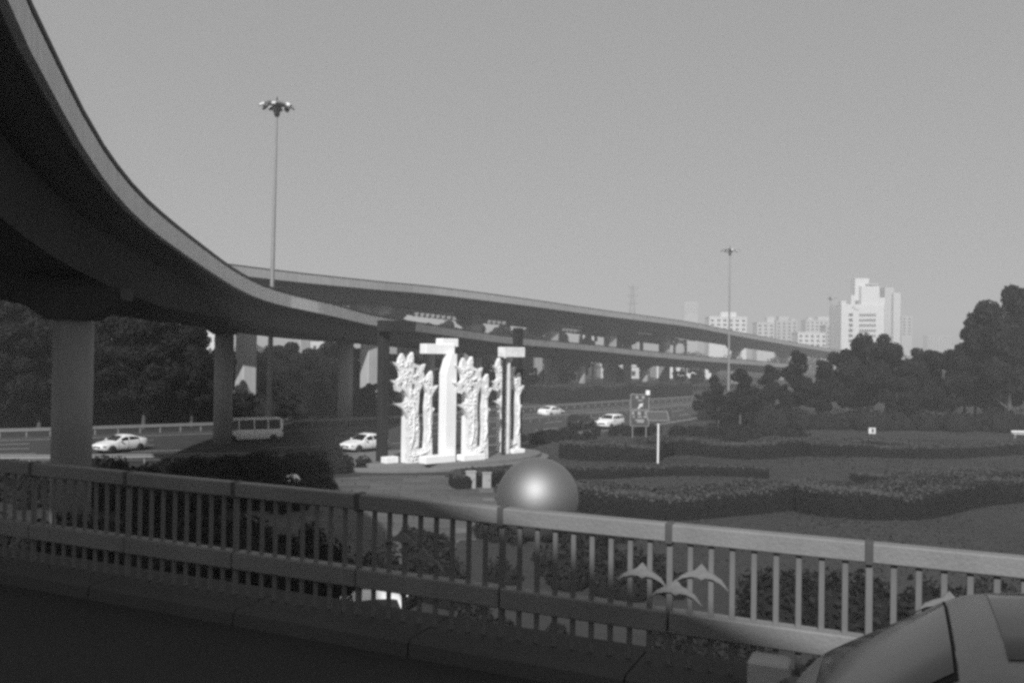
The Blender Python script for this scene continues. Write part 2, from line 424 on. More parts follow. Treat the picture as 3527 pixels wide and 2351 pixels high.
def pier(root, base, w_, ztop, kind='round', rz=0.0, cap=None, mat_='pier', d_=None, ang=0.0):
    base = Vector(base); d_ = d_ or w_
    mb = MB()
    if kind == 'round':
        mb.lathe((base.x, base.y, -0.3), [(w_ / 2 * 1.0, 0), (w_ / 2, ztop + 0.3)], 28)
    else:
        mb.bevbox((base.x, base.y, (ztop - 0.3) / 2), (w_, d_, ztop + 0.3), 0.12, rz)
    o = part('pier', mb, M[mat_], root)
    if cap:
        cw, chh, cd = cap
        pr = [(-w_ / 2, 0), (w_ / 2, 0), (cw / 2, chh * 0.65), (cw / 2, chh), (-cw / 2, chh), (-cw / 2, chh * 0.65)]
        a = Vector((math.cos(rz), math.sin(rz), 0)); n = Vector((-a.y, a.x, 0))
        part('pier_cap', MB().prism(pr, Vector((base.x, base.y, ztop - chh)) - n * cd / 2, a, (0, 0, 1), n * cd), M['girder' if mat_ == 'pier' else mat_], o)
    return o

# -- the ramp that sweeps overhead on the left and runs on to the right as the lower viaduct
edge = [(19, 0, 7.8), (72, 119, 7.4), (145, 255, 6.9), (238, 408, 6.2), (340, 519, 5.5), (468, 612, 4.7), (557, 667, 4.0), (635, 697, 3.55), (763, 725, 3.0), (865, 748, 2.55), (952, 760, 2.3), (1071, 776, 1.72)]
pth = []
for x, y, h in edge:
    r = ray(x, y); pth.append(CAM + r * (h / r.z))
for x, y, d in [(1172, 789, 138), (1300, 800, 155), (1379, 807, 167), (1498, 819, 186), (1620, 829.5, 206), (1733, 838, 226), (1860, 848, 250)]:
    pth.append(at(x, y, d))
pre = [Vector((44, -50, 20.2)), Vector((24, -32.5, 19.6)), Vector((9.6, -22, 19.0)), Vector((2.1, -14.8, 18.6)), Vector((-2.3, -10.3, 18.4)), Vector((-4.5, -8.0, 18.3)), Vector((-8.1, -0.5, 17.9)), Vector((-9.6, 7.5, 17.5)), Vector((-10.3, 14.5, 17.15))]  # unseen run behind the camera, shaped to throw the railing's shadow edge
ramp, rfr = viaduct('curved_ramp', 'dark curved concrete ramp sweeping overhead on round piers with a pale parapet', pre + pth, W=13.0, P=1.02, G=1.55, step=2.4, panel=2, paint_to=('parapetpaint', 103), deep=0.55)
for px, d, ww, zt in [(160, 40, 1.72, 11.6), (511, 81, 1.72, 11.0), (792, 103, 1.75, 10.4)]:
    b = colx(px, d)
    pier(ramp, b, ww, zt, 'round', rz=math.radians(8), cap=((4.6, 1.5, 2.0) if px < 300 else (3.4, 0.9, 1.8)))
for px, d in [(985, 122), (1095, 137), (1335, 167), (1480, 190), (1640, 218)]:
    b = colx(px, d); zt = hz(px, 805 + 0.0145 * (px - 1176), d) + (2.6 - (px - 865) * 0.0062) - 1.5
    pier(ramp, b, 1.5, max(zt, 4.5), 'round', rz=math.radians(35), cap=(3.2, 0.8, 1.8))
# -- the upper viaduct behind
pth2 = [at(x, y, d) - Vector((0, 0, 1.15)) for x, y, d in [(440, 597, 104), (548, 611, 110), (686, 628, 118), (865, 647, 130), (1000, 660, 142), (1200, 686, 160), (1379, 712, 185), (1498, 728, 205), (1600, 743, 228), (1733, 770, 270), (1919, 803, 350), (2050, 822, 440)]]
p0 = pth2[0]; pth2 = [p0 + Vector((-75, -40, 0)), p0 + Vector((-38, -22, 0))] + pth2
upper, ufr = viaduct('upper_viaduct', 'highest long concrete viaduct crossing behind the white sculpture and descending to the trees', pth2, W=12, P=1.1, G=2.0, step=4, panel=2, m='upperpaint')
for px, d, ww, dd in [(563, 121, 2.0, 2.6), (847, 138, 2.0, 2.4), (1085, 157, 2.0, 2.4), (1265, 176, 2.0, 2.4), (1400, 197, 2.0, 2.4), (1525, 222, 2.0, 2.4), (1690, 268, 2.0, 2.4), (1800, 310, 2.0, 2.4)]:
    b = colx(px, d); q = min(ufr, key=lambda f: (f[0] + f[2] * 6 - b).length)[0]
    pier(upper, b, ww, q.z - 2.0, 'box', rz=math.radians(42 if px < 900 else 30), cap=(6.4, 2.0, 2.4), mat_='palepier' if px < 900 else 'pier', d_=dd)
# -- a third viaduct behind, with its cross beams showing under the slab
pth3 = [at(x, y, d) for x, y, d in [(560, 676, 176), (760, 692, 180), (930, 708, 184), (1060, 722, 188), (1220, 738, 196), (1400, 760, 212), (1560, 782, 235)]]
beam, bfr = viaduct('beam_viaduct', 'distant viaduct with a row of cross beams under its slab, between the two concrete viaducts', pth3, W=11, P=0.55, G=0.9, rail=False, step=4, panel=3, m='concrete')
bb = resample(pth3, 1.15); n_b = 0
for i, (q, t, n) in enumerate(frames(bb)):
    u = (i % 26)
    if 3 < u < 22:
        part('cross_beam', MB().prism([(-0.22, 0), (0.22, 0), (0.45, 0.7), (-0.45, 0.7)], q + n * 0.3 + Vector((0, 0, -1.3)), t, (0, 0, 1), n * 4), M['concrete'], beam)
        if u % 18 == 5:
            pass
for px, d in [(700, 186), (900, 190), (1075, 195), (1235, 203), (1440, 224)]:
    b = colx(px, d); q = min(bfr, key=lambda f: (f[0] - b).length)[0]
    pier(beam, b, 1.8, q.z - 0.9, 'box', rz=math.radians(20), cap=(5.5, 1.6, 2.2), d_=1.6)
# arched portals carrying the far link road
link_v = thing('arched_bridge', 'low pale bridge on arched portals seen between the viaducts', 'bridge', colx(1460, 245))
for px, d, wpx, y0, y1 in [(1456, 240, 40, 756, 797), (1561, 252, 32, 781, 803), (1350, 235, 26, 752, 790)]:
    zt = hz(px, y0, d); c = colx(px, d); ww = wpx / F * d; n_ = 12
    r_ = ww * 0.30; zb = 0.0; zc = zt - r_ - 0.9
    pr = [(-ww / 2, 0), (-r_, 0)] + [(-r_ * math.cos(math.pi * k / n_), zc + r_ * math.sin(math.pi * k / n_)) for k in range(n_ + 1)] + [(r_, 0), (ww / 2, 0), (ww / 2, zt), (-ww / 2, zt)]
    part('arch_portal', MB().prism(pr, c, (1, 0, 0), (0, 0, 1), (0.3, 1.6, 0)), M['palepier'], link_v)
a, b = colx(1330, 241, hz(1330, 750, 241)), colx(1600, 262, hz(1600, 783, 262))
part('deck', MB().prism([(0, 0), (1, 0), (1, 1), (0, 1)], a, b - a, (0, 0, 1.3), (1.0, 7, 0)), M['concrete'], link_v)

# ================================================================== SCULPTURE GROUP
TH = math.radians(41)
A_ = Vector((math.cos(TH), math.sin(TH), 0)); Bk = Vector((-A_.y, A_.x, 0))
# round stepped plinth
pc = colx(1015, 70)
mb = MB()
pr = []
for k in range(40):
    q = 2 * math.pi * k / 40; pr.append((1.0 * math.cos(q), math.sin(q)))
def slab_round(c, rx, ry, z0, z1, rz):
    R = Matrix.Rotation(rz, 3, 'Z'); mb = MB()
    lo = [c + R @ Vector((rx * a, ry * b, z0)) for a, b in pr]; mi = [p + Vector((0, 0, z1 - z0 - 0.04)) for p in lo]
    hi = [c + R @ Vector(((rx - 0.05) * a, (ry - 0.05) * b, z1)) for a, b in pr]
    return mb.loft([lo, mi, hi])
plinth = thing('sculpture_plinth', 'low grey stepped oval plinth under the white sculpture group', 'plinth', pc)
part('step', slab_round(pc, 9.6, 5.4, 0, 0.28, math.radians(30)), M['plinth'], plinth)
part('step', slab_round(pc, 8.9, 4.8, 0.28, 0.56, math.radians(30)), M['plinth'], plinth)
PZ = 0.56
def flame_outline(px0, py0, s, pts): return [((x - px0) * s, (py0 - y) * s) for x, y in pts]
# outline of one carved slab in picture units: (x right, y down), base centre at (957,1075)
OUT = [(938, 1075), (990, 1075), (990, 1060), (988, 1000), (990, 960), (994, 953), (988, 948), (987, 925), (991, 915), (1001, 899), (989, 903), (988, 890), (989, 880), (987, 865), (981, 873), (976, 883), (971, 877), (968, 866), (973, 849), (963, 854), (957, 851), (951, 849), (947, 846), (948, 836), (946, 822), (939, 832), (936, 843), (931, 844), (930, 835), (925, 825), (919, 836), (917, 847), (903, 844), (915, 857), (920, 866), (922, 880), (915, 886), (900, 885), (910, 894), (914, 910), (920, 913), (926, 905), (933, 915), (938, 925), (938, 934), (930, 938), (910, 939), (925, 949), (932, 960), (938, 975)]
HOLE = [(960, 1044), (974, 1044), (976, 1000), (974, 950), (977, 915), (968, 893), (961, 915), (959, 960), (962, 1000)]
HOLE2 = [(945, 893), (951, 895), (954, 905), (950, 913), (945, 905)]
HOLE3 = [(949, 856), (956, 858), (957, 870), (954, 879), (949, 868)]
HOLE4 = [(921, 891), (927, 892), (926, 902), (921, 901)]
import bmesh
from mathutils.geometry import tessellate_polygon
def carved(name, label, px, base_y_d, scale=1.0, hs=1.0, flip=False, thick=0.34, m='carved', mirror_group=None):
    post_t = 0.88
    d = base_y_d; c = colx(px, d, PZ); k = d / F / math.cos(TH) * hs; kz = d / F * scale
    root = thing(name, label, 'sculpture', c, group=mirror_group)
    loops = [[((x - 957) * k, (1075 - y) * kz) for x, y in L_] for L_ in (OUT, HOLE, HOLE2, HOLE3, HOLE4)]
    if flip: loops = [[(-a, b) for a, b in L_] for L_ in loops]
    tris = tessellate_polygon([[Vector((a, b, 0)) for a, b in L_] for L_ in loops])
    flat = [p for L_ in loops for p in L_]; n = len(flat)
    v = [c + A_ * a + Vector((0, 0, b)) - Bk * 0 for a, b in flat]; v += [p + Bk * thick for p in v]
    f = [tuple(t) for t in tris] + [tuple(n + i for i in reversed(t)) for t in tris]
    o = 0
    for L_ in loops:
        m_ = len(L_); f += [(o + i, o + (i + 1) % m_, n + o + (i + 1) % m_, n + o + i) for i in range(m_)]; o += m_
    mb = MB(); mb.add(v, f); part('slab', mb, M[m], root)
    po = [(938, 1075), (956, 1075), (955, 1000), (953, 925), (948, 914), (943, 892), (940, 880), (934, 884), (931, 894), (935, 910), (938, 925)]
    po = [((x - 957) * k * (-1 if flip else 1), (1075 - y) * kz) for x, y in po]
    part('post', MB().prism(po, c + Bk * (thick + 0.003), A_, (0, 0, 1), Bk * (post_t - thick)), M['white' if m == 'carved' else m], root)
    # chiselled scales all over the carved face
    from mathutils import Vector as V_
    rg = random.Random(px); rel = MB(); outer = [V_((a, b, 0)) for a, b in loops[0]]; holes = [[V_((a, b, 0)) for a, b in L_] for L_ in loops[1:]]
    lo_a, hi_a = min(p.x for p in outer), max(p.x for p in outer); hi_b = max(p.y for p in outer)
    for _ in range(900):
        a, b = rg.uniform(lo_a, hi_a), rg.uniform(0.1, hi_b); r = rg.uniform(.07, .2)
        if all(inside(a + u * r * 1.1, b + v * r * 1.1, outer) for u in (-1, 1) for v in (-1, 1)) and not any(inside(a + u * r, b + v * r, H2) for H2 in holes for u in (-1, 0, 1) for v in (-1, 0, 1)):
            q = c + A_ * a + Vector((0, 0, b)); g_ = rg.uniform(0, 1.5)
            ring = [q + (A_ * math.cos(g_ + i * 1.257) + Vector((0, 0, math.sin(g_ + i * 1.257)))) * r + Bk * .01 for i in range(5)]
            rel.add(ring + [q - Bk * rg.uniform(.06, .17) + Vector((0, 0, r * .6))], [(i, (i + 1) % 5, 5) for i in range(5)])
    rl = part('relief', rel, M[m], root); rl['kind'] = 'stuff'
    # raised scroll ribs on the carved face
    for a0, b0, a1, b1 in [(944, 1040, 950, 985), (950, 985, 946, 935), (980, 1030, 984, 985), (983, 985, 981, 930), (948, 1060, 978, 1052), (946, 880, 955, 874)]:
        s_ = -1 if flip else 1
        p0 = c + A_ * ((a0 - 957) * k * s_) + Vector((0, 0, (1075 - b0) * kz)); p1 = c + A_ * ((a1 - 957) * k * s_) + Vector((0, 0, (1075 - b1) * kz))
        part('carved_rib', MB().tube([p0 - Bk * 0.02, (p0 + p1) / 2 - Bk * 0.09 + A_ * 0.08, p1 - Bk * 0.02], 0.09, 6), M[m], root)
    # spurs on the narrow side face
    for y in ():
        p = c + A_ * ((938 - 957) * k * (-1 if flip else 1)) + Vector((0, 0, (1075 - y) * kz)) + Bk * post_t * 0.6
        q = -A_ * (0.62 if not flip else -0.62)
        mb = MB(); mb.add([p + Bk * .18, p - Bk * .18, p + Vector((0, 0, -.75)), p + q + Vector((0, 0, .22))], [(0, 1, 2), (0, 3, 1), (1, 3, 2), (2, 3, 0)])
        part('spur', mb, M['white'], root)
    return root
def pillar(name, label, px, d, wpx, ytop, m, caps=(), chamfer=False, ybase=None, base=True):
    c = colx(px, d, PZ); w_ = wpx / F * d / (math.cos(TH) + math.sin(TH)); zt = hz(px, ytop, d)
    root = thing(name, label, 'column', c)
    h = zt - PZ
    if chamfer:
        prf = [(-w_ / 2, 0), (w_ / 2, 0), (w_ / 2, h), (-0.05 * w_, h), (-0.1 * w_, h - 0.3), (-w_ / 2, h - 1.5)]
        mb = MB().prism(prf, c - Bk * w_ / 2, A_, (0, 0, 1), Bk * w_)
    else:
        mb = MB().bevbox((c.x, c.y, PZ + h / 2), (w_, w_, h), 0.03, TH)
    part('shaft', mb, M[m], root)
    for x0, x1, y0, y1, dy in caps:
        zc0, zc1 = hz(px, y1, d), hz(px, y0, d)
        wp = (x1 - x0) / F * d; dep = 0.85
        la = (wp - dep * math.sin(TH)) / math.cos(TH)
        # left corner of the cap in the picture is x0
        off = ((x0 + x1) / 2 - px) / F * d
        cc = c + Vector((off, 0, 0)) + Bk * dy
        part('cap', MB().bevbox((cc.x, cc.y, (zc0 + zc1) / 2), (la, dep, zc1 - zc0), 0.03, TH), M['white' if m == 'white' else m], root)
    return root
pillar('capped_column', 'tall white square column with a stepped double cap between carved slabs', 1026, 66.5, 40, 812, 'white', caps=[(962, 1040, 790, 813, 0.0), (1014, 1066, 777, 796, 0.95)], chamfer=True)
pillar('capped_column', 'white column with one flat cap at the far end of the sculpture', 1165, 71.4, 10, 821, 'carved', caps=[(1140, 1203, 797, 820, 0.0)])
pillar('dark_column', 'tall dark square column with a dark cap at the open end of the sculpture', 877, 65.5, 29, 762, 'darkstone', caps=[(864, 948, 736, 762, 0.0)])
pillar('dark_column', 'tall dark square column rising behind the flat capped white column', 1186, 75.0, 25, 753, 'darkstone')
pillar('dark_column', 'slim dark post beside the flat capped white column', 1155, 70.8, 10, 822, 'darkstone')
carved('carved_slab', 'carved white slab with flame points standing beside the tall dark capped column', 957, 65.0)
carved('carved_slab', 'carved white slab with flame points behind the double capped column', 1092, 67.4, 0.93, hs=0.86)
carved('carved_slab', 'carved white slab with flame points behind the slim dark post and flat cap', 1170, 72.8, 0.86, hs=0.76)
for px, d, wpx, yt, dep, lab in [(1005, 65.2, 82, 1045, 0.9, 'long low white block at the foot of the double capped column'),
                                 (1082, 67.0, 66, 1042, 0.9, 'low white block at the foot of the carved slab behind the double capped column'),
                                 (1184, 72.2, 44, 1030, 0.9, 'small white block at the foot of the flat capped column'),
                                 (895, 64.6, 40, 1048, 0.7, 'small white block at the foot of the tall dark capped column')]:
    c = colx(px, d, PZ); zt = hz(px, yt, d); la = max(0.8, (wpx / F * d - dep * math.sin(TH)) / math.cos(TH))
    single('base_block', MB().bevbox((c.x, c.y, (PZ + zt) / 2), (la, dep, zt - PZ), 0.03, TH), M['white'], lab, 'block')

# steel ball
sc_c = gnd(1235, 1243); R_ = 95 / F * sc_c.y * 1.0
ball_c = colx(1235, sc_c.y + 0.2, hz(1235, 1147, sc_c.y))
mb = MB(); n1, n2 = 48, 32
rings = [[ball_c + Vector((R_ * math.sin(math.pi * j / n2) * math.cos(2 * math.pi * i / n1), R_ * math.sin(math.pi * j / n2) * math.sin(2 * math.pi * i / n1), R_ * math.cos(math.pi * j / n2))) for i in range(n1)] for j in range(1, n2)]
mb.loft(rings, smooth=True)
ball = thing('steel_ball', 'large round steel ball catching the sun, standing on the lawn', 'sculpture', (ball_c.x, ball_c.y, 0))
part('sphere', mb, M['steel'], ball)
zb = ball_c.z - R_
part('foot', MB().lathe((ball_c.x, ball_c.y, -0.1), [(0.8, 0), (0.75, 0.2), (0.6, max(0.3, zb + 0.25))], 24), M['darkstone'], ball)

# ================================================================== VEGETATION
def leaf_cloud(centres, radii, n, size, flat=0.7, rng=RNG):
    """n quads spread through ellipsoidal clumps"""
    ci = rng.choice(len(centres), n, p=np.array([r[0] ** 2 for r in radii]) / sum(r[0] ** 2 for r in radii))
    d = rng.normal(size=(n, 3)); d /= np.linalg.norm(d, axis=1)[:, None]
    rad = rng.uniform(0.45, 1.06, n) ** 0.5
    C = np.array(centres)[ci] + d * np.array(radii)[ci] * rad[:, None]
    nrm = d + rng.normal(scale=0.7, size=(n, 3)); nrm[:, 2] += 0.3; nrm /= np.linalg.norm(nrm, axis=1)[:, None]
    a = np.cross(nrm, rng.normal(size=(n, 3))); a /= np.linalg.norm(a, axis=1)[:, None]; b = np.cross(nrm, a)
    s = size * rng.uniform(0.6, 1.4, n)[:, None]
    return np.stack([C - a * s - b * s * flat, C + a * s * .4 - b * s * flat * 1.1, C + a * s + b * s * flat, C - a * s * .5 + b * s * flat * .9], axis=1)
def tree_kit(kind, seed):
    rng = np.random.default_rng(seed); h = 1.0
    cs, rs = [], []
    trunk = MB(); H = 10.0
    lean = rng.normal(scale=0.25, size=2)
    tp = [Vector((lean[0] * t * t, lean[1] * t * t, H * 0.8 * t)) for t in np.linspace(0, 1, 6)]
    trunk.tube(tp, [0.24, 0.2, 0.17, 0.14, 0.1, 0.05], 9)
    if kind == 'pine':
        for k in range(15):
            z = H * (0.34 + 0.62 * k / 14); spread = 3.2 * (1 - 0.55 * (k / 14) ** 1.5) * rng.uniform(0.6, 1.1)
            q = rng.uniform(0, 6.28); rr = spread * rng.uniform(0.25, 0.75) if k < 13 else 0.3
            p = np.array([math.cos(q) * rr, math.sin(q) * rr, z])
            cs.append(p); rs.append(np.array([spread * 0.62, spread * 0.62, 0.62 * rng.uniform(0.8, 1.5)]))
            trunk.tube([Vector((0, 0, z - 1.0)), Vector((p[0] * .6, p[1] * .6, z - 0.35)), Vector((p[0], p[1], z))], [0.1, 0.07, 0.03], 6)
        V = leaf_cloud(cs, rs, 11000, 0.15, 0.5, rng)
    else:
        for k in range(36):
            q = rng.uniform(0, 6.28); z = rng.uniform(0.25, 0.93); prof_ = math.sin(math.pi * (0.12 + 0.8 * (z - 0.22))) 
            rr = 3.3 * prof_ * rng.uniform(0.2, 1.0)
            p = np.array([math.cos(q) * rr, math.sin(q) * rr, z * H]); cs.append(p)
            r1 = rng.uniform(0.5, 1.35); rs.append(np.array([r1, r1, r1 * rng.uniform(0.65, 0.95)]))
            if k < 12: trunk.tube([Vector((0, 0, max(1.5, p[2] - 2.2))), Vector((p[0] * .5, p[1] * .5, p[2] - 0.9)), Vector(p)], [0.11, 0.07, 0.03], 6)
        V = leaf_cloud(cs, rs, 15000, 0.15, 0.65, rng)
    return trunk.mesh('trunk', M['bark']), quads_mesh('crown', V, M['pineleaf' if kind == 'pine' else 'leaf'])
KITS = {('pine', i): tree_kit('pine', 11 + i) for i in range(3)}
KITS.update({('broad', i): tree_kit('broad', 31 + i) for i in range(4)})
def tree(kind, i, loc, h, label, group=None, wid=1.0):
    root = thing('pine_tree' if kind == 'pine' else 'broadleaf_tree', label, 'tree', loc, group=group)
    root.scale = (h / 10 * wid, h / 10 * wid, h / 10); root.rotation_euler = (0, 0, random.uniform(0, 6.28))
    t, c = KITS[(kind, i)]
    link('trunk', t, root, False); link('crown', c, root, False)
    return root
def tree_px(kind, i, px, ytop, d, label, group, wid=1.0):
    h = hz(px, ytop, d); return tree(kind, i, colx(px, d), h, label, group, wid)
# right-hand wood: (px, top y, depth)
right = [(1640, 862, 118, 'pine', 1.25), (1700, 848, 108, 'pine', 1.2), (1765, 838, 102, 'pine', 1.2), (1830, 806, 110, 'pine', 1.1), (1890, 828, 96, 'pine', 1.2),
         (1945, 795, 104, 'broad', 1.0), (1992, 765, 99, 'broad', 1.0), (2052, 788, 96, 'broad', 1.0), (2110, 800, 92, 'pine', 1.2), (2165, 796, 96, 'broad', 1.1), (2215, 778, 88, 'broad', 1.0),
         (2262, 745, 80, 'broad', 0.9), (2318, 656, 70, 'broad', 0.75), (2375, 640, 66, 'broad', 0.8), (2440, 650, 64, 'broad', 0.8), (2240, 800, 74, 'pine', 1.1), (2150, 850, 80, 'pine', 1.2), (2060, 858, 84, 'broad', 1.1),
         (1975, 862, 86, 'pine', 1.1), (1880, 878, 88, 'broad', 1.2), (1800, 882, 92, 'pine', 1.2), (1610, 902, 122, 'broad', 1.3), (2300, 800, 68, 'broad', 1.0), (2090, 880, 76, 'broad', 1.1), (1720, 892, 98, 'broad', 1.2), (1650, 905, 105, 'broad', 1.25)]
RL = {0: 'spreading pine beyond the direction sign where the wood meets the road', 1: 'spreading pine crossed by the foot of the slender floodlight mast', 3: 'higher pine against the low end of the upper viaduct', 4: 'spreading pine at the foot of the far floodlight mast',
      5: 'leafy tree in front of the window column of the stepped tower', 6: 'round-topped leafy tree rising before the window rows of the stepped tower', 7: 'leafy tree under the grey wings of the stepped tower', 11: 'leafy tree on the shoulder of the tallest tree by the bench', 12: 'tallest dense leafy tree standing behind the park bench', 18: 'pine directly behind the white notice board', 21: 'low broad leafy tree nearest the hedge bank and road', 22: 'lower leafy tree in front of the tallest tree by the bench'}
for k, (px, yt, d, kd, wd) in enumerate(right):
    d = d if d > 106 else 106 + (d * 7.3) % 17; wd = wd * 0.85
    tree_px(kd, k % (3 if kd == 'pine' else 4), px, yt, d, RL.get(k, 'dark spreading pine among others within the park wood' if kd == 'pine' else 'dark rounded leafy tree among others within the park wood'), None if k in RL else ('pines in the park wood' if kd == 'pine' else 'leafy trees in the park wood'), wd)
left = [(-60, 640, 98, 1.0), (20, 655, 92, 1.1), (95, 672, 100, 1.1), (250, 690, 104, 1.0), (310, 708, 98, 1.1), (370, 720, 106, 1.1), (420, 742, 100, 1.0), (-10, 740, 88, 1.2), (90, 800, 90, 1.2), (200, 780, 92, 1.2), (330, 800, 94, 1.2), (440, 830, 97, 1.2), (480, 800, 112, 1.0), (620, 868, 112, 1.3), (690, 820, 118, 1.1), (745, 815, 124, 1.1), (660, 895, 108, 1.3), (730, 890, 112, 1.3), (800, 900, 116, 1.3), (850, 880, 122, 1.2), (560, 900, 104, 1.3), (905, 830, 140, 1.2), (970, 840, 146, 1.2), (1060, 850, 150, 1.2), (1130, 850, 155, 1.2), (650, 785, 148, 1.2), (705, 800, 152, 1.2), (765, 780, 150, 1.2), (812, 790, 146, 1.2), (868, 800, 152, 1.2), (610, 795, 144, 1.1), (940, 815, 158, 1.3), (1010, 818, 160, 1.3), (1100, 822, 166, 1.3), (1165, 828, 170, 1.3), (520, 800, 130, 1.1)]
for k, (px, yt, d, wd) in enumerate(left):
    lab, grp = (('dark leafy tree past the big round pier, away from the white saloon', 'trees past the big round pier') if px < 130 else ('dark tall leafy tree behind the white saloon car and its guardrail', 'trees behind the white saloon') if px < 500 else
                ('low dark leafy tree behind the minibus and the mast foot', 'trees behind the minibus') if px < 780 else ('dark leafy tree by the third round pier of the ramp', 'trees by the third pier') if px < 880 else ('dark leafy tree behind the white sculpture group', 'trees behind the sculpture'))
    tree_px('broad', (k * 3 + 1) % 4, px, yt, d, lab, grp, wd)
mid = [(900, 728, 226), (960, 734, 222), (1020, 736, 228), (1085, 742, 224), (1150, 744, 230), (1210, 750, 226), (1280, 758, 234), (1340, 766, 236), (1410, 776, 240), (1215, 842, 200), (1255, 846, 205), (1300, 842, 210), (1420, 848, 215), (1560, 850, 225), (1600, 846, 230)]  # the tall ones are added to darken the gap that girders would fill
for k, (px, yt, d) in enumerate(mid):
    tree_px('broad', k % 4, px, yt, d, *(('tall dark filler tree added in the gap between upper and lower viaduct', 'filler trees between the viaducts') if k < 9 else ('dark far tree standing in the gap under the lower viaduct', 'trees under the lower viaduct')), 1.3 if k > 8 else 0.9)

def hedge(name, label, pathpx, w_, h, group=None, dens=46, cat='hedge', z0=None):
    trim = name in ('clipped_hedge', 'hedge_bank')
    if not trim:
        P = resample([gnd(*p) for p in pathpx], 0.6); fr = frames(P); c = P[len(P) // 2]
        root = thing(name, label, cat, (c.x, c.y, 0), group=group)
        cs, rs = [], []; n_c = int(len(P) * 0.6 * w_ * 0.75)
        for _ in range(n_c):
            p, t, n = fr[RNG.integers(0, len(fr))]; hh = h * RNG.uniform(0.45, 1.08); q = RNG.uniform(0, w_)
            b = p + n * q + t * RNG.normal(scale=.3); r = hh * RNG.uniform(0.5, 0.8)
            cs.append(np.array([b.x, b.y, hh * 0.55])); rs.append(np.array([r, r, hh * 0.5]))
        n_l = int(min(26000, len(P) * 0.6 * (h * 1.6 + w_) * dens * 1.6))
        link('foliage', quads_mesh('foliage', leaf_cloud(cs, rs, n_l, 0.10 if h < 2 else 0.16, 0.6), M['hedge']), root)
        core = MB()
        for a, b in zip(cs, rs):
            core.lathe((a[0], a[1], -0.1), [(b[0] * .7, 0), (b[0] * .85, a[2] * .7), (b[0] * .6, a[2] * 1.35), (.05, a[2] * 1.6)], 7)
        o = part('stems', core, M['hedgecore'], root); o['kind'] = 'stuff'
        return root
    P = resample([gnd(*p) if len(p) == 2 else Vector(p) for p in pathpx], 0.6); fr = frames(P)
    c = P[len(P) // 2]
    root = thing(name, label, cat, (c.x, c.y, 0), group=group)
    def wob(i): return 1 + 0.07 * math.sin(i * 0.37) + 0.05 * math.sin(i * 0.83 + 1)
    rings = []
    for i, (p, t, n) in enumerate(fr):
        zz = gz(p.x, p.y); hh = h * wob(i); ww = w_
        e = min(1.0, 0.3 + min(i, len(fr) - 1 - i) * 0.25)
        prof = [(-0.02, -0.3), (-0.05, hh * 0.5), (0.02, hh * 0.86), (0.14, hh * 0.97), (ww * 0.5, hh), (ww - 0.14, hh * 0.97), (ww, hh * 0.8), (ww, -0.3)]
        rings.append([Vector((p.x, p.y, zz)) + n * ((a - ww / 2) * e + ww / 2) + Vector((0, 0, b)) for a, b in prof])
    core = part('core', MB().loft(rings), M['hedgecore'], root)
    # leaves over the surface
    L_ = len(rings) * 0.6; n_l = int(min(24000, L_ * (h * 2 + w_) * dens * 1.8))
    R = np.array([[list(q) for q in r] for r in rings])
    i = RNG.integers(0, len(rings) - 1, n_l); fi = RNG.uniform(0, 1, n_l)
    seg = RNG.choice(7, n_l, p=np.array([h * .5, h * .4, .2, w_ * .5, w_ * .5, .2, h * .8]) / (h * 1.7 + w_ + .4)); fs = RNG.uniform(0, 1, n_l)
    A = R[i, seg] * (1 - fi)[:, None] + R[i + 1, seg] * fi[:, None]; B = R[i, seg + 1] * (1 - fi)[:, None] + R[i + 1, seg + 1] * fi[:, None]
    C = A * (1 - fs)[:, None] + B * fs[:, None] + RNG.normal(scale=0.035, size=(n_l, 3))
    ctr = R.mean(axis=1)[i]; nr = C - ctr; nr /= np.linalg.norm(nr, axis=1)[:, None] + 1e-6
    nr += RNG.normal(scale=0.6, size=nr.shape); nr /= np.linalg.norm(nr, axis=1)[:, None]
    a = np.cross(nr, RNG.normal(size=nr.shape)); a /= np.linalg.norm(a, axis=1)[:, None]; b = np.cross(nr, a)
    s = (0.085 if h > 2 else 0.06) * RNG.uniform(0.6, 1.4, n_l)[:, None]
    V = np.stack([C - a * s - b * s * .6, C + a * s - b * s * .6, C + a * s + b * s * .6, C - a * s + b * s * .6], axis=1)
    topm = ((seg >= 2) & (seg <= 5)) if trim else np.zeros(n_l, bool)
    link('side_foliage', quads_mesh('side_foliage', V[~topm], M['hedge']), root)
    if trim: link('sunlit_top', quads_mesh('sunlit_top', V[topm], M['lithedge']), root)  # lit top painted by lighter leaves, sides keep the darker ones
    return root
hedge('clipped_hedge', 'clipped hedge ribbon curving past the solar panel post', [(1282, 1056), (1400, 1059), (1505, 1060), (1532, 1047), (1575, 1044), (1640, 1050), (1720, 1058), (1830, 1058), (1930, 1050), (2010, 1046), (2100, 1050)], 3.4, 1.3)
hedge('clipped_hedge', 'thin low hedge line on the lawn next to the steel ball', [(1290, 1102), (1400, 1099), (1540, 1093), (1680, 1094), (1760, 1100)], 1.2, 0.7)
hedge('clipped_hedge', 'dark rounded hedge between the steel ball and the bare lawn corner', [(1270, 1170), (1340, 1178), (1420, 1190), (1500, 1198), (1600, 1193), (1700, 1186), (1800, 1178), (1880, 1166)], 4.0, 1.25)
hedge('clipped_hedge', 'broad bow-shaped hedge bulging toward the bridge on the lawn', [(1775, 1166), (1810, 1174), (1860, 1186), (1950, 1197), (2060, 1200), (2150, 1192), (2230, 1176), (2320, 1168), (2480, 1166)], 4.4, 1.4)
hedge('clipped_hedge', 'long low hedge running across the lawn toward the wood', [(1880, 1062), (2000, 1056), (2150, 1054), (2300, 1052), (2480, 1052)], 2.2, 1.0)
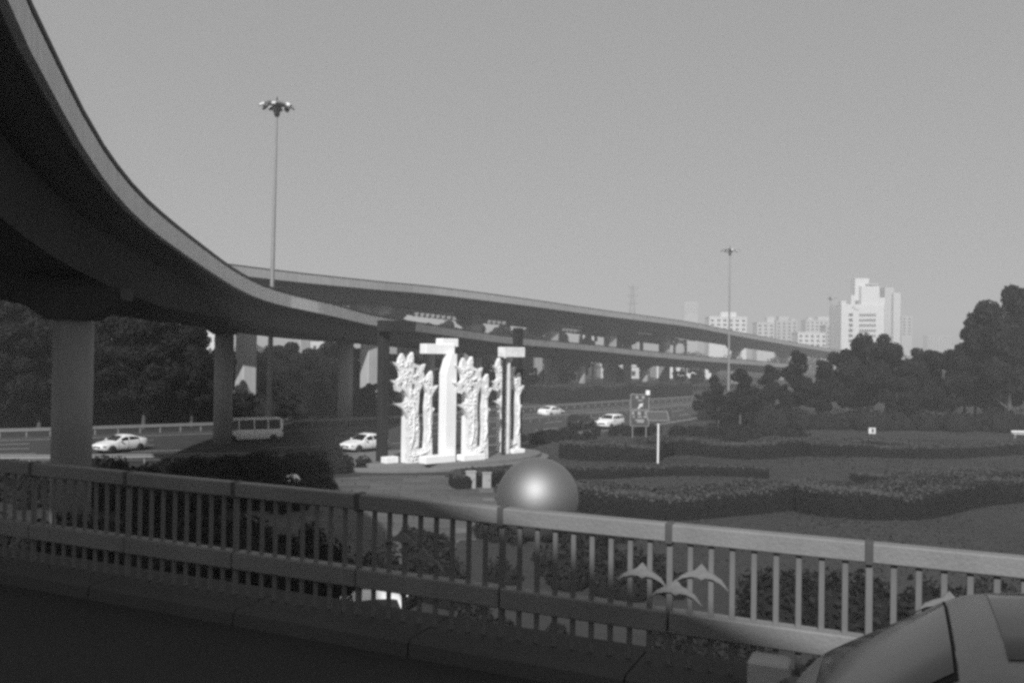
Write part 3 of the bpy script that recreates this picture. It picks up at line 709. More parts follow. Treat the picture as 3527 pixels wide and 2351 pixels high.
hedge('clipped_hedge', 'low hedge strip on the lawn in front of the broad bow-shaped hedge', [(1950, 1110), (2080, 1118), (2200, 1114), (2480, 1108)], 2.0, 0.7)
hedge('clipped_hedge', 'bowl-shaped dark hedge around the white utility boxes', [(1006, 1118), (1050, 1126), (1100, 1122), (1150, 1112), (1210, 1100)], 2.6, 0.9)
hedge('roadside_shrubbery', 'shrub bed along the road between the sculpture and the parked cars', [(1205, 1022), (1300, 1016), (1400, 1004), (1480, 1000), (1560, 994)], 4.0, 1.0)
hedge('roadside_shrubbery', 'tall loose shrub bed at the edge of the park wood', [(1560, 1020), (1650, 1022), (1760, 1020), (1850, 1014)], 5, 1.7)
hedge('roadside_shrubbery', 'dark shrub bed between the road and the plaza', [(372, 1092), (480, 1104), (600, 1108), (700, 1098), (800, 1086), (862, 1078)], 6.5, 1.25)
hedge('roadside_shrubbery', 'dark shrub bed below the bridge beside the big round pier', [(-200, 1120), (-40, 1122), (100, 1124), (230, 1122), (330, 1112)], 5, 1.5)
hedge('hedge_bank', 'tall clipped hedge bank beyond the cars under the lower viaduct', [(1236, 928), (1320, 926), (1400, 922), (1500, 917), (1600, 910)], 6, 2.9, dens=14)
hedge('roadside_shrubbery', 'shrub clump seen through the railing below the steel ball', [(1020, 1290), (1100, 1262), (1180, 1258), (1280, 1260), (1380, 1275)], 3.5, 1.1)
hedge('roadside_shrubbery', 'wide shrub bed seen through the railing under the lawn corner', [(1640, 1452), (1760, 1456), (1900, 1466), (2050, 1476), (2200, 1480), (2350, 1480)], 3.0, 1.9)
hedge('roadside_shrubbery', 'leafy bed seen through the railing behind the gull ornaments', [(1000, 1352), (1120, 1348), (1250, 1352), (1400, 1372), (1560, 1392)], 2.6, 1.5)
hedge('roadside_shrubbery', 'deep dark bed beneath the ramp behind the shaded railing', [(-300, 1150), (-100, 1160), (100, 1170), (300, 1176), (520, 1185), (640, 1190)], 7, 1.6)
hedge('roadside_shrubbery', 'dark bushes close below the bridge at its shaded end', [(-200, 1330), (0, 1340), (200, 1350), (400, 1365), (560, 1380), (700, 1400), (832, 1414)], 5, 1.7)
hedge('roadside_shrubbery', 'small bush hiding the end of the white car under the bridge', [(892, 1414), (960, 1418), (1030, 1424)], 3, 1.6)
hedge('roadside_shrubbery', 'dark shrub bed seen through the shaded part of the railing', [(120, 1250), (300, 1262), (450, 1280), (600, 1300)], 4.5, 1.2)
hedge('roadside_shrubbery', 'shrub bed beneath the bridge seen under the lower bar of the railing', [(1100, 1480), (1300, 1490), (1500, 1530), (1700, 1560), (1900, 1580)], 2.2, 0.8)
hedge('roadside_shrubbery', 'dark thicket behind the guardrail on the far side of the road', [(-300, 990), (0, 985), (250, 978), (480, 968), (700, 955), (870, 945)], 7, 3.2, dens=9)
hedge('roadside_shrubbery', 'dark undergrowth at the foot of the park wood', [(1590, 962), (1700, 975), (1800, 985), (1950, 988), (2100, 990), (2250, 992), (2480, 996)], 4, 2.6, dens=14)
# far woods on the skyline
cs = []; rs = []
for k in range(150):
    px = RNG.uniform(-600, 3000); d = RNG.uniform(380, 620); p = colx(px, d); h = RNG.uniform(6, 11)
    cs.append(np.array([p.x, p.y, h * 0.5])); rs.append(np.array([h * 0.9, h * 0.9, h * 0.5]))
o = link('far_wood', quads_mesh('far_wood', leaf_cloud(cs, rs, 26000, 0.8, 0.7), M['leaf'])); o['kind'] = 'stuff'; o['label'] = 'distant line of trees along the skyline'
# rough grass tufts on the park lawn
n_t = 60000
xs_ = RNG.uniform(-4, 62, n_t); ys_ = RNG.uniform(30, 95, n_t)
keep = (ys_ > 34 + 0.0 * xs_) & (xs_ > 2.5 + (ys_ - 40) * 0.05) & (np.abs(xs_) < ys_ * 0.72)
xs_, ys_ = xs_[keep], ys_[keep]; n_t = len(xs_)
zs_ = np.array([gz(a, b) for a, b in zip(xs_, ys_)])
an = RNG.uniform(0, 6.28, n_t); hh = RNG.uniform(0.03, 0.09, n_t); ww = RNG.uniform(0.03, 0.1, n_t)
B = np.stack([xs_, ys_, zs_ - 0.02], 1); D = np.stack([np.cos(an), np.sin(an), 0 * an], 1) * ww[:, None]; H_ = np.stack([RNG.normal(scale=.05, size=n_t), RNG.normal(scale=.05, size=n_t), hh], 1)
o = link('rough_grass', quads_mesh('rough_grass', np.stack([B - D, B + D, B + D * .6 + H_, B - D * .6 + H_], 1), M['lawn'])); o['kind'] = 'stuff'; o['label'] = 'rough tufts of grass over the park lawn'

# ================================================================== VEHICLES
def car_kit(style, L=4.7, Wd=1.84, H=1.46, body='paint', sunroof=False, n=56):
    us = np.linspace(0, 1, n)
    def tab(*p):
        x, y = zip(*p); q = np.interp(us, x, y); k = np.array([1, 2, 3, 2, 1]) / 9; q2 = np.convolve(np.pad(q, 2, 'edge'), k, 'valid'); return q2
    if style == 'sedan':
        zb = tab((0, .60), (.03, .72), (.12, .82), (.27, .93), (.5, .95), (.8, 1.0), (.93, 1.02), (.985, .95), (1, .75))
        zt = tab((0, .60), (.03, .72), (.12, .82), (.27, .93), (.45, H - .05), (.54, H), (.66, H - .03), (.86, 1.08), (.93, 1.04), (.985, .95), (1, .75))
        wind, rear, side = (.285, .435), (.70, .85), [(.33, .535), (.555, .76)]
    elif style == 'suv':
        zb = tab((0, .70), (.03, .85), (.1, .95), (.25, 1.04), (.5, 1.06), (.9, 1.1), (.98, 1.1), (1, .9))
        zt = tab((0, .70), (.03, .85), (.1, .95), (.25, 1.04), (.38, H - .08), (.48, H), (.8, H - .03), (.91, H - .1), (.985, 1.12), (1, .9))
        wind, rear, side = (.265, .385), (.92, .985), [(.30, .50), (.52, .71), (.73, .9)]
    elif style == 'hatch':
        zb = tab((0, .60), (.03, .74), (.1, .84), (.25, .95), (.5, .97), (.9, 1.0), (.955, .98), (1, .72))
        zt = tab((0, .60), (.03, .74), (.1, .84), (.25, .95), (.42, H - .06), (.52, H), (.68, H - .02), (.78, H - .07), (.945, 1.02), (.96, .97), (1, .72))
        wind, rear, side = (.265, .415), (.80, .94), [(.31, .52), (.54, .72), (.735, .82)]
    else:  # van
        zb = tab((0, .75), (.02, 1.0), (.06, 1.1), (.5, 1.12), (.97, 1.12), (1, 1.0))
        zt = tab((0, .75), (.02, 1.0), (.06, 1.1), (.15, H - .12), (.2, H), (.96, H), (.99, H - .08), (1, H - .3))
        wind, rear, side = (.07, .155), (.97, 1.0), [(.12, .25), (.27, .5), (.52, .73), (.75, .95)]
    zl = tab((0, .36), (.05, .24), (.1, .2), (.9, .2), (.96, .28), (1, .4))
    hw = tab((0, .60), (.02, .70), (.06, .82), (.14, .90), (.3, .96), (.5, 1), (.85, .98), (.94, .92), (.98, .82), (1, .72)) * Wd / 2
    rings = []; up = []
    for k, u in enumerate(us):
        x = L / 2 - u * L; w_, b, t, l = hw[k], zb[k], zt[k], zl[k]; g_ = max(0, min(1, (t - b) / 0.4)); wr = w_ * (0.95 - 0.21 * g_)
        half = [(w_ * .86, l), (w_ * .97, l + .12), (w_, (l + b) * .52), (w_ * .985, b - .05), (w_ * .955, b), (wr + (w_ * .95 - wr) * .12 * g_, t - (t - b) * .10 - .012), (wr * .93, t - .022 * g_ - .012), (wr * .6, t + .012), (0, t + .02)]
        rings.append([Vector((x, -a, z)) for a, z in half] + [Vector((x, a, z)) for a, z in reversed(half[:-1])])
        up.append((x, w_, b, t, wr, half))
    parts = []
    parts.append(('body', MB().loft(rings, closed=True, smooth=True), body, None))
    def samp(u, f):
        i = min(len(us) - 2, int(u * (n - 1))); q = u * (n - 1) - i
        return f(i).lerp(f(i + 1), q)
    def strip(u0, u1, y0, y1, off, m=14, rows=9):
        """patch on the top surface between car stations, y fractions of the roof half width"""
        g_ = []
        for a in range(m + 1):
            u = u0 + (u1 - u0) * a / m; row = []
            for c in range(rows + 1):
                f_ = y0 + (y1 - y0) * c / rows
                def P(i, f_=f_):
                    x, w_, b, t, wr, half = up[i]; pts = [(0, t + .02), (wr * .6, t + .012), (half[6][0], half[6][1])]
                    yy = abs(f_) * half[6][0]; z = np.interp(yy, [p[0] for p in pts], [p[1] for p in pts]); return Vector((x, math.copysign(yy, f_), z))
                row.append(samp(u, P) + off)
            g_.append(row)
        return MB().loft(g_, closed=False, caps=False, smooth=True)
    parts.append(('windscreen', strip(wind[0], wind[1], -.97, .97, Vector((.008, 0, .008))), 'glass', None))
    parts.append(('rear_window', strip(rear[0], rear[1], -.9, .9, Vector((-.008, 0, .008))), 'glass', None))
    if style == 'hatch':
        parts.append(('window_seal', strip(.798, .9425, -.985, .985, Vector((-.004, 0, .005))), 'rubber', None))
    if sunroof: parts.append(('sunroof', strip(.40, .755, -.86, .86, Vector((0, 0, .008))), 'glass', None))
    for sg in (-1, 1):
        for u0, u1 in side:
            g_ = []
            for a in range(9):
                u = u0 + (u1 - u0) * a / 8
                def lo(i): h_ = up[i][5]; return Vector((up[i][0], sg * (h_[4][0] + .006), h_[4][1] + .03))
                def hi(i): h_ = up[i][5]; return Vector((up[i][0], sg * (h_[5][0] + .008), h_[5][1] - .03))
                A, B = samp(u, lo), samp(u, hi)
                if B.z < A.z: B = A + Vector((0, 0, .005))
                g_.append([A, A.lerp(B, .5) + Vector((0, sg * .004, 0)), B])
            parts.append(('side_window', MB().loft(g_, closed=False, caps=False, smooth=True), 'glass', None))
        for x in (L * .5 - .86, -L * .5 + .95):
            parts.append(('wheel', MB().lathe((0, 0, 0), [(.24, -.1), (.32, -.1), (.335, -.06), (.335, .06), (.32, .1), (.2, .1)], 20), 'rubber', (x, sg * (Wd / 2 - .10), .335, sg)))
        parts.append(('headlight', MB().bevbox((L / 2 - .18, sg * Wd * .36, zb[3] - .1), (.2, .3, .12), .03, -sg * .45), 'lamp', None))
        parts.append(('tail_light', MB().bevbox((-L / 2 + .1, sg * Wd * .37, zb[-4] - .14), (.16, .26, .14), .03, sg * .4), 'signface', None))
        parts.append(('wing_mirror', MB().bevbox((L / 2 - L * (wind[0] + .06), sg * (Wd / 2 + .07), zb[20] + .08), (.12, .2, .13), .03), body, None))
        for u in ([.335, .545, .77] if style != 'van' else [.26, .51, .74]):
            i = int(u * (n - 1)); pts = [Vector((up[i][0], sg * (a + .004), z)) for a, z in up[i][5][1:5]]
            parts.append(('door_seam', MB().tube(pts, .009, 4), 'rubber', None))
    parts.append(('grille', MB().bevbox((L / 2 - .03, 0, zb[1] - .16), (.1, .9, .16), .02), 'rubber', None))
    parts.append(('number_plate', MB().bevbox((L / 2 + .005, 0, .42), (.06, .44, .13), .01), 'signwhite', None))
    rimm = MB().lathe((0, 0, 0), [(.22, .06), (.22, .104), (.17, .085), (.05, .095), (.01, .1)], 14)
    return [(nm, mb.mesh(nm, M[mt]), pl_) for nm, mb, mt, pl_ in parts], rimm.mesh('rim', M['rim'])
KIT_C = {}
def car(style, body, loc, heading, label, name='car', cat='car', group=None, **kw):
    key = (style, body, tuple(sorted(kw.items())))
    if key not in KIT_C: KIT_C[key] = car_kit(style, body=body, **kw)
    parts, rimm = KIT_C[key]
    root = thing(name, label, cat, loc, heading, group)
    for nm, me, pl_ in parts:
        o = link(nm, me, root, False)
        if pl_:
            x, y, z, sg = pl_; o.location = (x, y, z); o.rotation_euler = (-sg * math.pi / 2, 0, 0)
            link('rim', rimm, o, False)
    return root
def road_dir(px, k):
    p = lerp_path(k); q = min(range(1, len(p) - 1), key=lambda i: abs(near_px[i][0] - px)); t = p[q + 1] - p[q - 1]; return math.atan2(t.y, t.x)
def on_road(px, py):
    p = gnd(px, py, 0.06); return (p.x, p.y, 0.066)
car('sedan', 'paint', on_road(277, 1036), road_dir(277, .5) + math.pi + 0.62, 'white saloon car on the road between the big round pier and the next one', L=4.4, Wd=1.78, H=1.42)
car('sedan', 'paint', on_road(838, 1034), road_dir(838, .3) + math.pi + 0.3, 'white saloon car beside the dark capped column', L=4.5, H=1.5)
car('van', 'paint', on_road(578, 1012), road_dir(578, .6) + math.pi, 'white minibus half hidden behind the second round pier', name='minibus', cat='minibus', L=5.6, Wd=1.9, H=2.2)
car('suv', 'black', on_road(1336, 984), road_dir(1330, .3) + 0.15, 'black sport utility car on the road beyond the shrub bed', L=4.7, Wd=1.88, H=1.78)
car('suv', 'paint', on_road(1402, 982), road_dir(1400, .3) + math.pi + 0.1, 'white hatchback facing the black sport utility car', L=4.5, Wd=1.82, H=1.6)
car('sedan', 'paint', on_road(1266, 956), road_dir(1266, .7), 'white saloon car in the far lane by the hedge bank', L=4.6, H=1.45)
car('sedan', 'paint', (gnd(862, 1460).x, gnd(862, 1460).y, 0.02), 1.8, 'white car under the bridge glimpsed below the lower railing bar', L=4.5)
# car in the next lane on the bridge
cl = 4.66; ct = -1.5
c = bp(ct, cl, DECK); near_car = car('hatch', 'silver', c, Rz_b + math.pi, 'silver hatchback with a dark glass roof in the next lane on the bridge', L=4.25, Wd=1.88, H=1.58, sunroof=True, n=90)
# coaches behind the hedge bank
for px, d, w_, lab in [(1328, 172, 9.0, 'white coach roof showing above the hedge bank, longer one'), (1440, 180, 6.5, 'pale van roof showing above the hedge bank by the road sign')]:
    c = colx(px, d); zt = hz(px, 883 if px < 1400 else 885, d)
    root = thing('coach' if px < 1400 else 'van', lab, 'coach' if px < 1400 else 'van', c, 0.25)
    part('body', MB().bevbox((0, 0, zt / 2 + 0.15), (w_, 2.4, zt - 0.3), 0.15), M['paint'], root, False)
    part('window', MB().box((0, -1.21, zt * 0.7), (w_ * 0.92, 0.02, zt * 0.22)), M['glass'], root, False)
    for x in (-w_ * .32, w_ * .34): part('wheel', MB().tube([(x, -1.22, .45), (x, -0.9, .45)], .45, 16), M['rubber'], root, False)

# ================================================================== GUARDRAILS
def guardrail(path, label, group=None, z1=0.75, light='galv', post_every=2.0):
    P = resample(path, 1.0); fr = frames([Vector((p.x, p.y, 0)) for p in P])
    root = thing('guardrail', label, 'guardrail', (P[len(P) // 2].x, P[len(P) // 2].y, 0), group=group)
    wprof = [(0, z1 - .3), (-.06, z1 - .25), (0, z1 - .17), (-.06, z1 - .06), (0, z1), (.03, z1 - .02), (.03, z1 - .28)]
    part('rail', MB().loft(xsec(fr, wprof)), M[light], root)
    pm = MB().box((0, 0, z1 / 2), (0.1, 0.1, z1)).mesh('post', M[light])
    last = 0
    for i in range(0, len(fr), 2):
        o = link('post', pm, root); o.location = (fr[i][0].x + fr[i][2].x * .1, fr[i][0].y + fr[i][2].y * .1, 0)
    return root
guardrail(lerp_path(1.06)[:7], 'grey guardrail along the far edge of the road behind the white saloon car', z1=0.95)
guardrail(lerp_path(-0.10)[1:4], 'short grey guardrail along the near edge of the road by the big round pier', z1=0.7)
guardrail(lerp_path(1.1)[6:], 'grey guardrail between the road and the hedge bank', z1=0.8)
guardrail(lerp_path(0.60)[5:], 'grey median barrier in the road beside the white saloon in the far lane', z1=0.7)

# ================================================================== MASTS
def mast(px, ytop, d, label, lean=0.0, n_l=14, ring=1.45):
    b = colx(px, d); zt = hz(px, ytop, d)
    root = thing('high_mast_light', label, 'light mast', b, group=None)
    tx = lean
    q = lambda t: Vector((b.x + tx * t * zt, b.y, zt * t))
    part('pole', MB().tube([q(0), q(0.35), q(0.7), q(0.98)], [0.33, 0.25, 0.17, 0.10], 14), M['galv'], root)
    top = q(0.98)
    part('collar', MB().lathe(top - Vector((0, 0, 1.3)), [(.22, 0), (.34, .3), (.34, 1.0), (.2, 1.3)], 14), M['darkrail'], root)
    hub = part('lamp_ring', MB().lathe(top, [(.3, -.15), (.85, 0), (.9, .2), (.5, .35), (.12, .45), (.05, .9)], 16), M['darkrail'], root)
    for k in range(n_l):
        a = 2 * math.pi * k / n_l; dv = Vector((math.cos(a), math.sin(a), 0)); r = ring * (1.0 if k % 2 else 0.72)
        part('arm', MB().tube([top + dv * 0.8 + Vector((0, 0, .1)), top + dv * r], 0.05, 6), M['darkrail'], root)
        R3 = Matrix.Rotation(a, 3, 'Z') @ Matrix.Rotation(math.radians(28), 3, 'Y')
        lp = part('floodlight', MB().box(top + dv * (r + .2) + Vector((0, 0, -.08)), (.55, .45, .17), M=R3), M['galv' if k % 3 else 'paint'], root)
        part('lens', MB().box(top + dv * (r + .24) + Vector((0, 0, -.2)), (.5, .4, .03), M=R3), M['darkrail'], lp)
    return root
mast(616, 226, 96, 'tall floodlight mast rising behind the curved ramp', lean=0.010, n_l=16)
mast(1673, 568, 214, 'slender floodlight mast standing before the end of the upper viaduct', n_l=12, ring=2.0)
mast(1906, 681, 395, 'far floodlight mast beside the stepped white tower block', n_l=8, ring=2.2)

# ================================================================== SIGNS
# tall direction sign of two panels with white arrows and characters
d_s = 92.0; b = colx(1468, d_s)
sign = thing('road_sign', 'two-panel direction sign with white arrows and characters by the road', 'road sign', b)
def spx(x, y, off=0.0): p = colx(x, d_s - off, 0); p.z = hz(x, y, d_s - off); return p
def panel(x0, x1, y0, y1, m, off, th, name, parent):
    a, c = spx(x0, y1, off), spx(x1, y0, off)
    return part(name, MB().box(((a.x + c.x) / 2, d_s - off, (a.z + c.z) / 2), (c.x - a.x, th, c.z - a.z)), M[m], parent)
for y0, y1 in ((905, 939), (942, 978)):
    o = panel(1447, 1490, y0, y1, 'signmark', 0, .04, 'sign_border', sign)
    panel(1448.3, 1488.7, y0 + 1.2, y1 - 1.2, 'signface', .03, .03, 'sign_panel', o)
marks = [(1459, 1465, 909, 915), (1473, 1479, 909, 915), (1464, 1475, 918, 920.5), (1470, 1473, 926, 931), (1466, 1471, 929, 935),
         (1451, 1456, 945, 952), (1464, 1471, 945, 953), (1480, 1485, 945, 952), (1453, 1457, 955, 959), (1464, 1474, 956, 958.5), (1478, 1484, 955, 959), (1459, 1479, 963, 966), (1463, 1478, 967, 970)]
for x0, x1, y0, y1 in marks: panel(x0, x1, y0, y1, 'signmark', .06, .02, 'sign_mark', sign)
mk = [(-.30, -.26), (-.05, 0), (-.17, .1), (.28, .28), (.2, -.16), (.08, -.08), (-.18, -.36)]
part('arrow', MB().prism(mk, spx(1470, 931, .09), (1, 0, 0), (0, 0, 1), (0, .02, 0)), M['signwhite'], sign)
for x in (1453, 1484):
    t_ = spx(x, 903); part('post', MB().tube([(t_.x, d_s + .12, 0), (t_.x, d_s + .12, t_.z)], .07, 8), M['galv'], sign)
q = spx(1486, 907, 0); part('camera_box', MB().bevbox((q.x, d_s - .1, q.z + .25), (.42, .4, .5), .03), M['paint'], sign)
# solar panel on a post
pb = gnd(1511, 1063); d_p = pb.y
sol = thing('solar_post', 'solar panel tilted on a thin pale post on the lawn', 'solar panel', (pb.x, pb.y, 0))
zt = hz(1511, 968, d_p)
part('post', MB().tube([(pb.x, pb.y, -.1), (pb.x, pb.y, zt + .3)], .075, 10), M['paint'], sol)
R3 = Matrix.Rotation(math.radians(8), 3, 'Z') @ Matrix.Rotation(math.radians(52), 3, 'X')
cpt = Vector((pb.x - .1, pb.y - .1, hz(1505, 955, d_p)))
o = part('panel_frame', MB().box(cpt, (1.85, .95, .05), M=R3), M['galv'], sol)
part('solar_cells', MB().box(cpt + R3 @ Vector((0, 0, .03)), (1.7, .8, .02), M=R3), M['solar'], o)
part('battery_box', MB().bevbox((pb.x + 1.15, pb.y + .1, cpt.z + .1), (.3, .3, .6), .03), M['sleeve'], sol)
part('bracket', MB().tube([(pb.x, pb.y, cpt.z - .1), (pb.x + 1.15, pb.y + .1, cpt.z - .1)], .03, 6), M['galv'], sol)
# utility boxes in the bowl hedge
for x0, x1, y0, y1, m, lab in [(1042, 1057, 1097, 1119, 'paint', 'small pale utility box in front of the bowl-shaped hedge'), (1070, 1093, 1083, 1120, 'greypaint', 'tall light grey utility cabinet in front of the bowl-shaped hedge'), (1108, 1128, 1086, 1119, 'pier', 'dull grey utility cabinet in front of the bowl-shaped hedge')]:
    p = gnd((x0 + x1) / 2, y1 + 3); d = p.y; wv = (x1 - x0) / F * d; zt = hz((x0 + x1) / 2, y0, d)
    root = thing('utility_box', lab, 'utility box', (p.x, p.y, 0))
    part('cabinet', MB().bevbox((p.x, p.y, zt / 2), (wv, .45, zt), .03), M[m], root)
    part('lid', MB().bevbox((p.x, p.y, zt + .02), (wv + .08, .53, .06), .02), M[m], root)
    part('handle', MB().box((p.x + wv * .3, p.y - .24, zt * .6), (.03, .04, .14)), M['sleeve'], root)
# small things on the lawn
p = gnd(2003, 999); wv = 16 / F * p.y; hh_ = 17 / F * p.y
root = thing('notice_board', 'small white notice board on the lawn edge before the wood', 'notice board', (p.x, p.y, 0))
part('board', MB().bevbox((p.x, p.y, hh_ * .6), (wv, .06, hh_ * .8), .01), M['signwhite'], root)
part('leg', MB().box((p.x - wv * .35, p.y + .05, hh_ * .4), (.05, .05, hh_ * .8)), M['galv'], root)
part('leg', MB().box((p.x + wv * .35, p.y + .05, hh_ * .4), (.05, .05, hh_ * .8)), M['galv'], root)
part('printed_strip', MB().box((p.x + .05, p.y - .04, hh_ * .62), (wv * .3, .01, hh_ * .5)), M['sleeve'], root)
p = gnd(2344, 1006)
root = thing('park_bench', 'pale bench at the edge of the lawn under the tall tree', 'bench', (p.x, p.y, 0))
part('seat', MB().bevbox((p.x, p.y, .48), (1.8, .45, .07), .02), M['signwhite'], root)
part('backrest', MB().bevbox((p.x, p.y + .25, .72), (1.8, .06, .22), .02), M['signwhite'], root)
for x in (-.7, .7): part('leg', MB().box((p.x + x, p.y, .22), (.08, .4, .44)), M['pier'], root)
p = gnd(210, 1134); c = Vector((p.x, p.y, 0))
root = thing('tilted_plate', 'small white tilted plate by the foot of the big round pier', 'sign', (p.x, p.y, 0))
k = p.y / F
part('plate', MB().prism([(-8 * k, 28 * k), (-1 * k, 32 * k), (9 * k, 36 * k), (7 * k, 18 * k), (-2 * k, 3 * k), (-8 * k, 16 * k)], c + Vector((0, -.04, 0)), (1, 0, 0), (0, 0, 1), (0, .05, 0)), M['paint'], root)  # leaf-shaped white plate on a thin post
part('post', MB().tube([(p.x, p.y + .06, 0), (p.x, p.y + .06, 24 * k)], .04, 8), M['galv'], root)
for px, py in [(668, 1078), (690, 1072)]:
    p = gnd(px, py, 1.2); 
p = gnd(668, 1108)
mb = MB(); rr = random.Random(3)
mb.lathe((p.x, p.y, 0), [(.5, 0), (.62, .2), (.45, .42), (.1, .5)], 9, False)
mb.v = [(x + rr.uniform(-.15, .15), y + rr.uniform(-.15, .15), z + rr.uniform(-.08, .08) if z > .1 else z) for x, y, z in mb.v]
single('pale_lump', mb, M['white'], 'pale rough lump added for bright bits in the dark shrub bed by the road', 'lump')  # added white lump standing for bright bits among the shrubs

# ================================================================== BUILDINGS
# stepped white tower
dB = 585.0
kB = dB / F
tower = thing('tower_block', 'stepped white tower block with window rows behind the trees', 'building', colx(1980, dB))
def bx(x0, x1, y0, y1, dep0, dep1, name, m, parent):
    """box whose front face at depth dB-dep.. spans the picture rectangle"""
    d = dB + dep0; a = colx(x0, d); c = colx(x1, d); zt = hz((x0 + x1) / 2, y0, d); zb_ = 0 if y1 is None else hz((x0 + x1) / 2, y1, d)
    return part(name, MB().box(((a.x + c.x) / 2, d + (dep1 - dep0) / 2, (zt + zb_) / 2), (c.x - a.x, dep1 - dep0, zt - zb_)), M[m], parent)
main = bx(1931, 2030, 699, None, 0, 22, 'main_block', 'facade', tower)
bx(1931, 1942, 691, 700, 0.2, 6, 'parapet_block', 'facade', tower)
bx(1953, 1962, 678, 700, 0.4, 4, 'roof_pier', 'facade', tower)
bx(1976, 2018.5, 657, 700, 1.0, 14, 'upper_block', 'facade', tower)
bx(2017.5, 2031, 683, 700, 0.7, 14, 'shoulder_block', 'facade', tower)
bx(1962, 1994, 639, 690, 5.0, 13, 'crown_block', 'facade', tower)
bx(1988, 2016, 651, 654, 3.0, 13, 'roof_slab', 'facade2', tower)
bx(2030.5, 2051, 660, None, 6, 26, 'side_wing', 'facade2', tower)
bx(2050.5, 2067, 672, None, 3, 24, 'rear_wing', 'facade3', tower)
wm = {}
def win(x0, x1, y0, y1, parent, dep=0.0, wall=None):
    d = dB + dep; a = colx(x0, d); c = colx(x1, d); zt = hz((x0 + x1) / 2, y0, d); zb_ = hz((x0 + x1) / 2, y1, d)
    f = part('window', MB().box(((a.x + c.x) / 2, d - .12, (zt + zb_) / 2), (c.x - a.x, .3, zt - zb_)), M['facade2'], parent)
    part('pane', MB().box(((a.x + c.x) / 2, d - .28, (zt + zb_) / 2), ((c.x - a.x) * .88, .06, (zt - zb_) * .88)), M['window'], f)
for r_ in range(6):
    y = 719 + r_ * 11.95
    win(1948, 1957.5, y, y + 7, tower)
    if r_ < 5:
        for k in range(7): win(1972.3 + k * 5.6, 1976.4 + k * 5.6, y + 1, y + 7.2, tower)
part('emblem', MB().prism([(-2.2, .6), (-.6, 1.6), (.4, .3), (2.6, -.6), (3.0, -1.6), (.2, -1.2)], spxB := Vector((colx(1961, dB).x, dB - .25, hz(1961, 707, dB))), (1, 0, 0), (0, 0, 1), (0, .2, 0)), M['facade2'], tower)

def block(label, x0, x1, ytop, d, m='facade3', floors=None, extra=(), cols=None, name='apartment_block', group=None, dep=14, wm_='window'):
    a = colx(x0, d); c = colx(x1, d); zt = hz((x0 + x1) / 2, ytop, d)
    root = thing(name, label, 'building', ((a.x + c.x) / 2, d, 0), group=group)
    part('wall', MB().box(((a.x + c.x) / 2, d + dep / 2, zt / 2), (c.x - a.x, dep, zt)), M[m], root)
    part('parapet', MB().box(((a.x + c.x) / 2, d + dep / 2, zt + .35), (c.x - a.x + .5, dep + .5, .7)), M[m], root)
    for e0, e1, ey in extra:
        q0, q1 = colx(e0, d), colx(e1, d); z1 = hz((e0 + e1) / 2, ey, d)
        part('roof_house', MB().box(((q0.x + q1.x) / 2, d + dep / 2, (zt + z1) / 2), (q1.x - q0.x, dep * .6, z1 - zt)), M[m], root)
    fl = floors or int(zt / 3.2); cl_ = cols or max(2, int((c.x - a.x) / 4))
    for i in range(max(0, fl - 6), fl):
        for j in range(cl_):
            x = a.x + (c.x - a.x) * (j + .5) / cl_; z = zt - (fl - i) * 3.2 + 1.0
            part('window', MB().box((x, d - .02, z), ((c.x - a.x) / cl_ * .5, .2, 1.5)), M[wm_], root)
    return root
block('wide white block with a roof house behind the slender floodlight mast', 1628, 1714, 729, 640, 'facade', extra=[(1656, 1692, 716)])
block('pale narrow block among the roofs between the masts', 1738, 1778, 742, 760, 'facade3', extra=[(1763, 1780, 727)])
block('grey block with a white roof box among the roofs between the masts', 1782, 1830, 738, 820, 'facade2', extra=[(1790, 1812, 726), (1818, 1828, 732)])
block('pale lower block between the masts in front of the other roofs', 1832, 1898, 765, 620, 'facade')
block('white roofed block next to the far floodlight mast', 1850, 1922, 736, 840, 'facade3', extra=[(1858, 1868, 728), (1880, 1918, 727)])
block('grey slab block behind the pale lower block', 1896, 1928, 748, 700, 'facade2')
block('faint hazy tower beyond the upper viaduct', 1570, 1602, 694, 1500, 'facade3')
block('dim hazy slab to the side of the stepped tower', 2070, 2094, 727, 900, 'facade2')
block('faint low hazy block far above the park trees', 2130, 2190, 772, 1300, 'facade2')
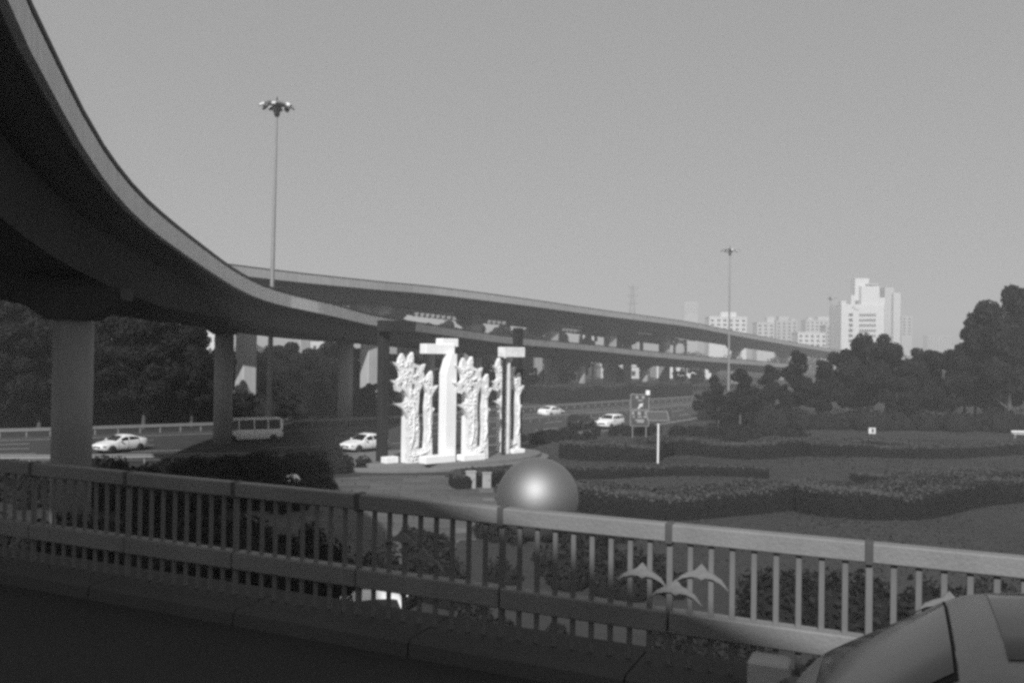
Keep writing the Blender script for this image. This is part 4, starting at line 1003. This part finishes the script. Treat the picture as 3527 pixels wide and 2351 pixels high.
block('white building fragment behind the trees near the second round pier', 438, 500, 738, 260, 'facade', floors=6, cols=5)
block('pale building showing under the ramp between the piers', 688, 742, 782, 250, 'facade3', floors=4, cols=4)
block('dark building between the carved slabs under the viaduct', 880, 1010, 790, 270, 'facade4', cols=9, wm_='facade3')
block('dark long building under the viaduct behind the flat capped column', 1040, 1240, 800, 280, 'facade4', cols=12, wm_='facade2')
block('white low building under the lower viaduct by the hedge bank', 1380, 1480, 842, 300, 'facade3', cols=6)
block('pale low building under the lower viaduct at the edge of the wood', 1508, 1640, 836, 310, 'facade', cols=8)
# lattice pylon
pd = 1150; b = colx(1451, pd); zt = hz(1451, 655, pd)
py = thing('lattice_pylon', 'faint lattice pylon above the upper viaduct', 'pylon', b)
def leg(sx, sy, t): w_ = 6 * (1 - t) + 1.2 * t; return Vector((b.x + sx * w_, b.y + sy * w_, zt * t))
for sx in (-1, 1):
    for sy in (-1, 1): part('leg', MB().tube([leg(sx, sy, 0), leg(sx, sy, 1)], .5, 5), M['darkrail'], py)
for k in range(10):
    t0_, t1_ = k / 10, (k + 1) / 10
    part('brace', MB().tube([leg(-1, -1, t0_), leg(1, -1, t1_)], .3, 4), M['darkrail'], py); part('brace', MB().tube([leg(1, -1, t0_), leg(-1, -1, t1_)], .3, 4), M['darkrail'], py)
for t in (.75, .86, .97): part('cross_arm', MB().box((b.x, b.y, zt * t), (15, 1, 1.2)), M['darkrail'], py)

# ================================================================== HAZE
hm = bpy.data.materials.new('haze'); hm.use_nodes = True; N = hm.node_tree.nodes; N.clear()
ov = N.new('ShaderNodeOutputMaterial'); pv = N.new('ShaderNodeVolumePrincipled')
pv.inputs['Color'].default_value = (.9, .9, .9, 1); pv.inputs['Density'].default_value = 0.0012; pv.inputs['Anisotropy'].default_value = 0.0
hm.node_tree.links.new(pv.outputs[0], ov.inputs['Volume'])
mb = MB().box((0, 950, 47), (3300, 2800, 100))
o = part('haze', mb, hm); o['kind'] = 'stuff'; o['label'] = 'pale even haze over the whole place'; o.display_type = 'WIRE'
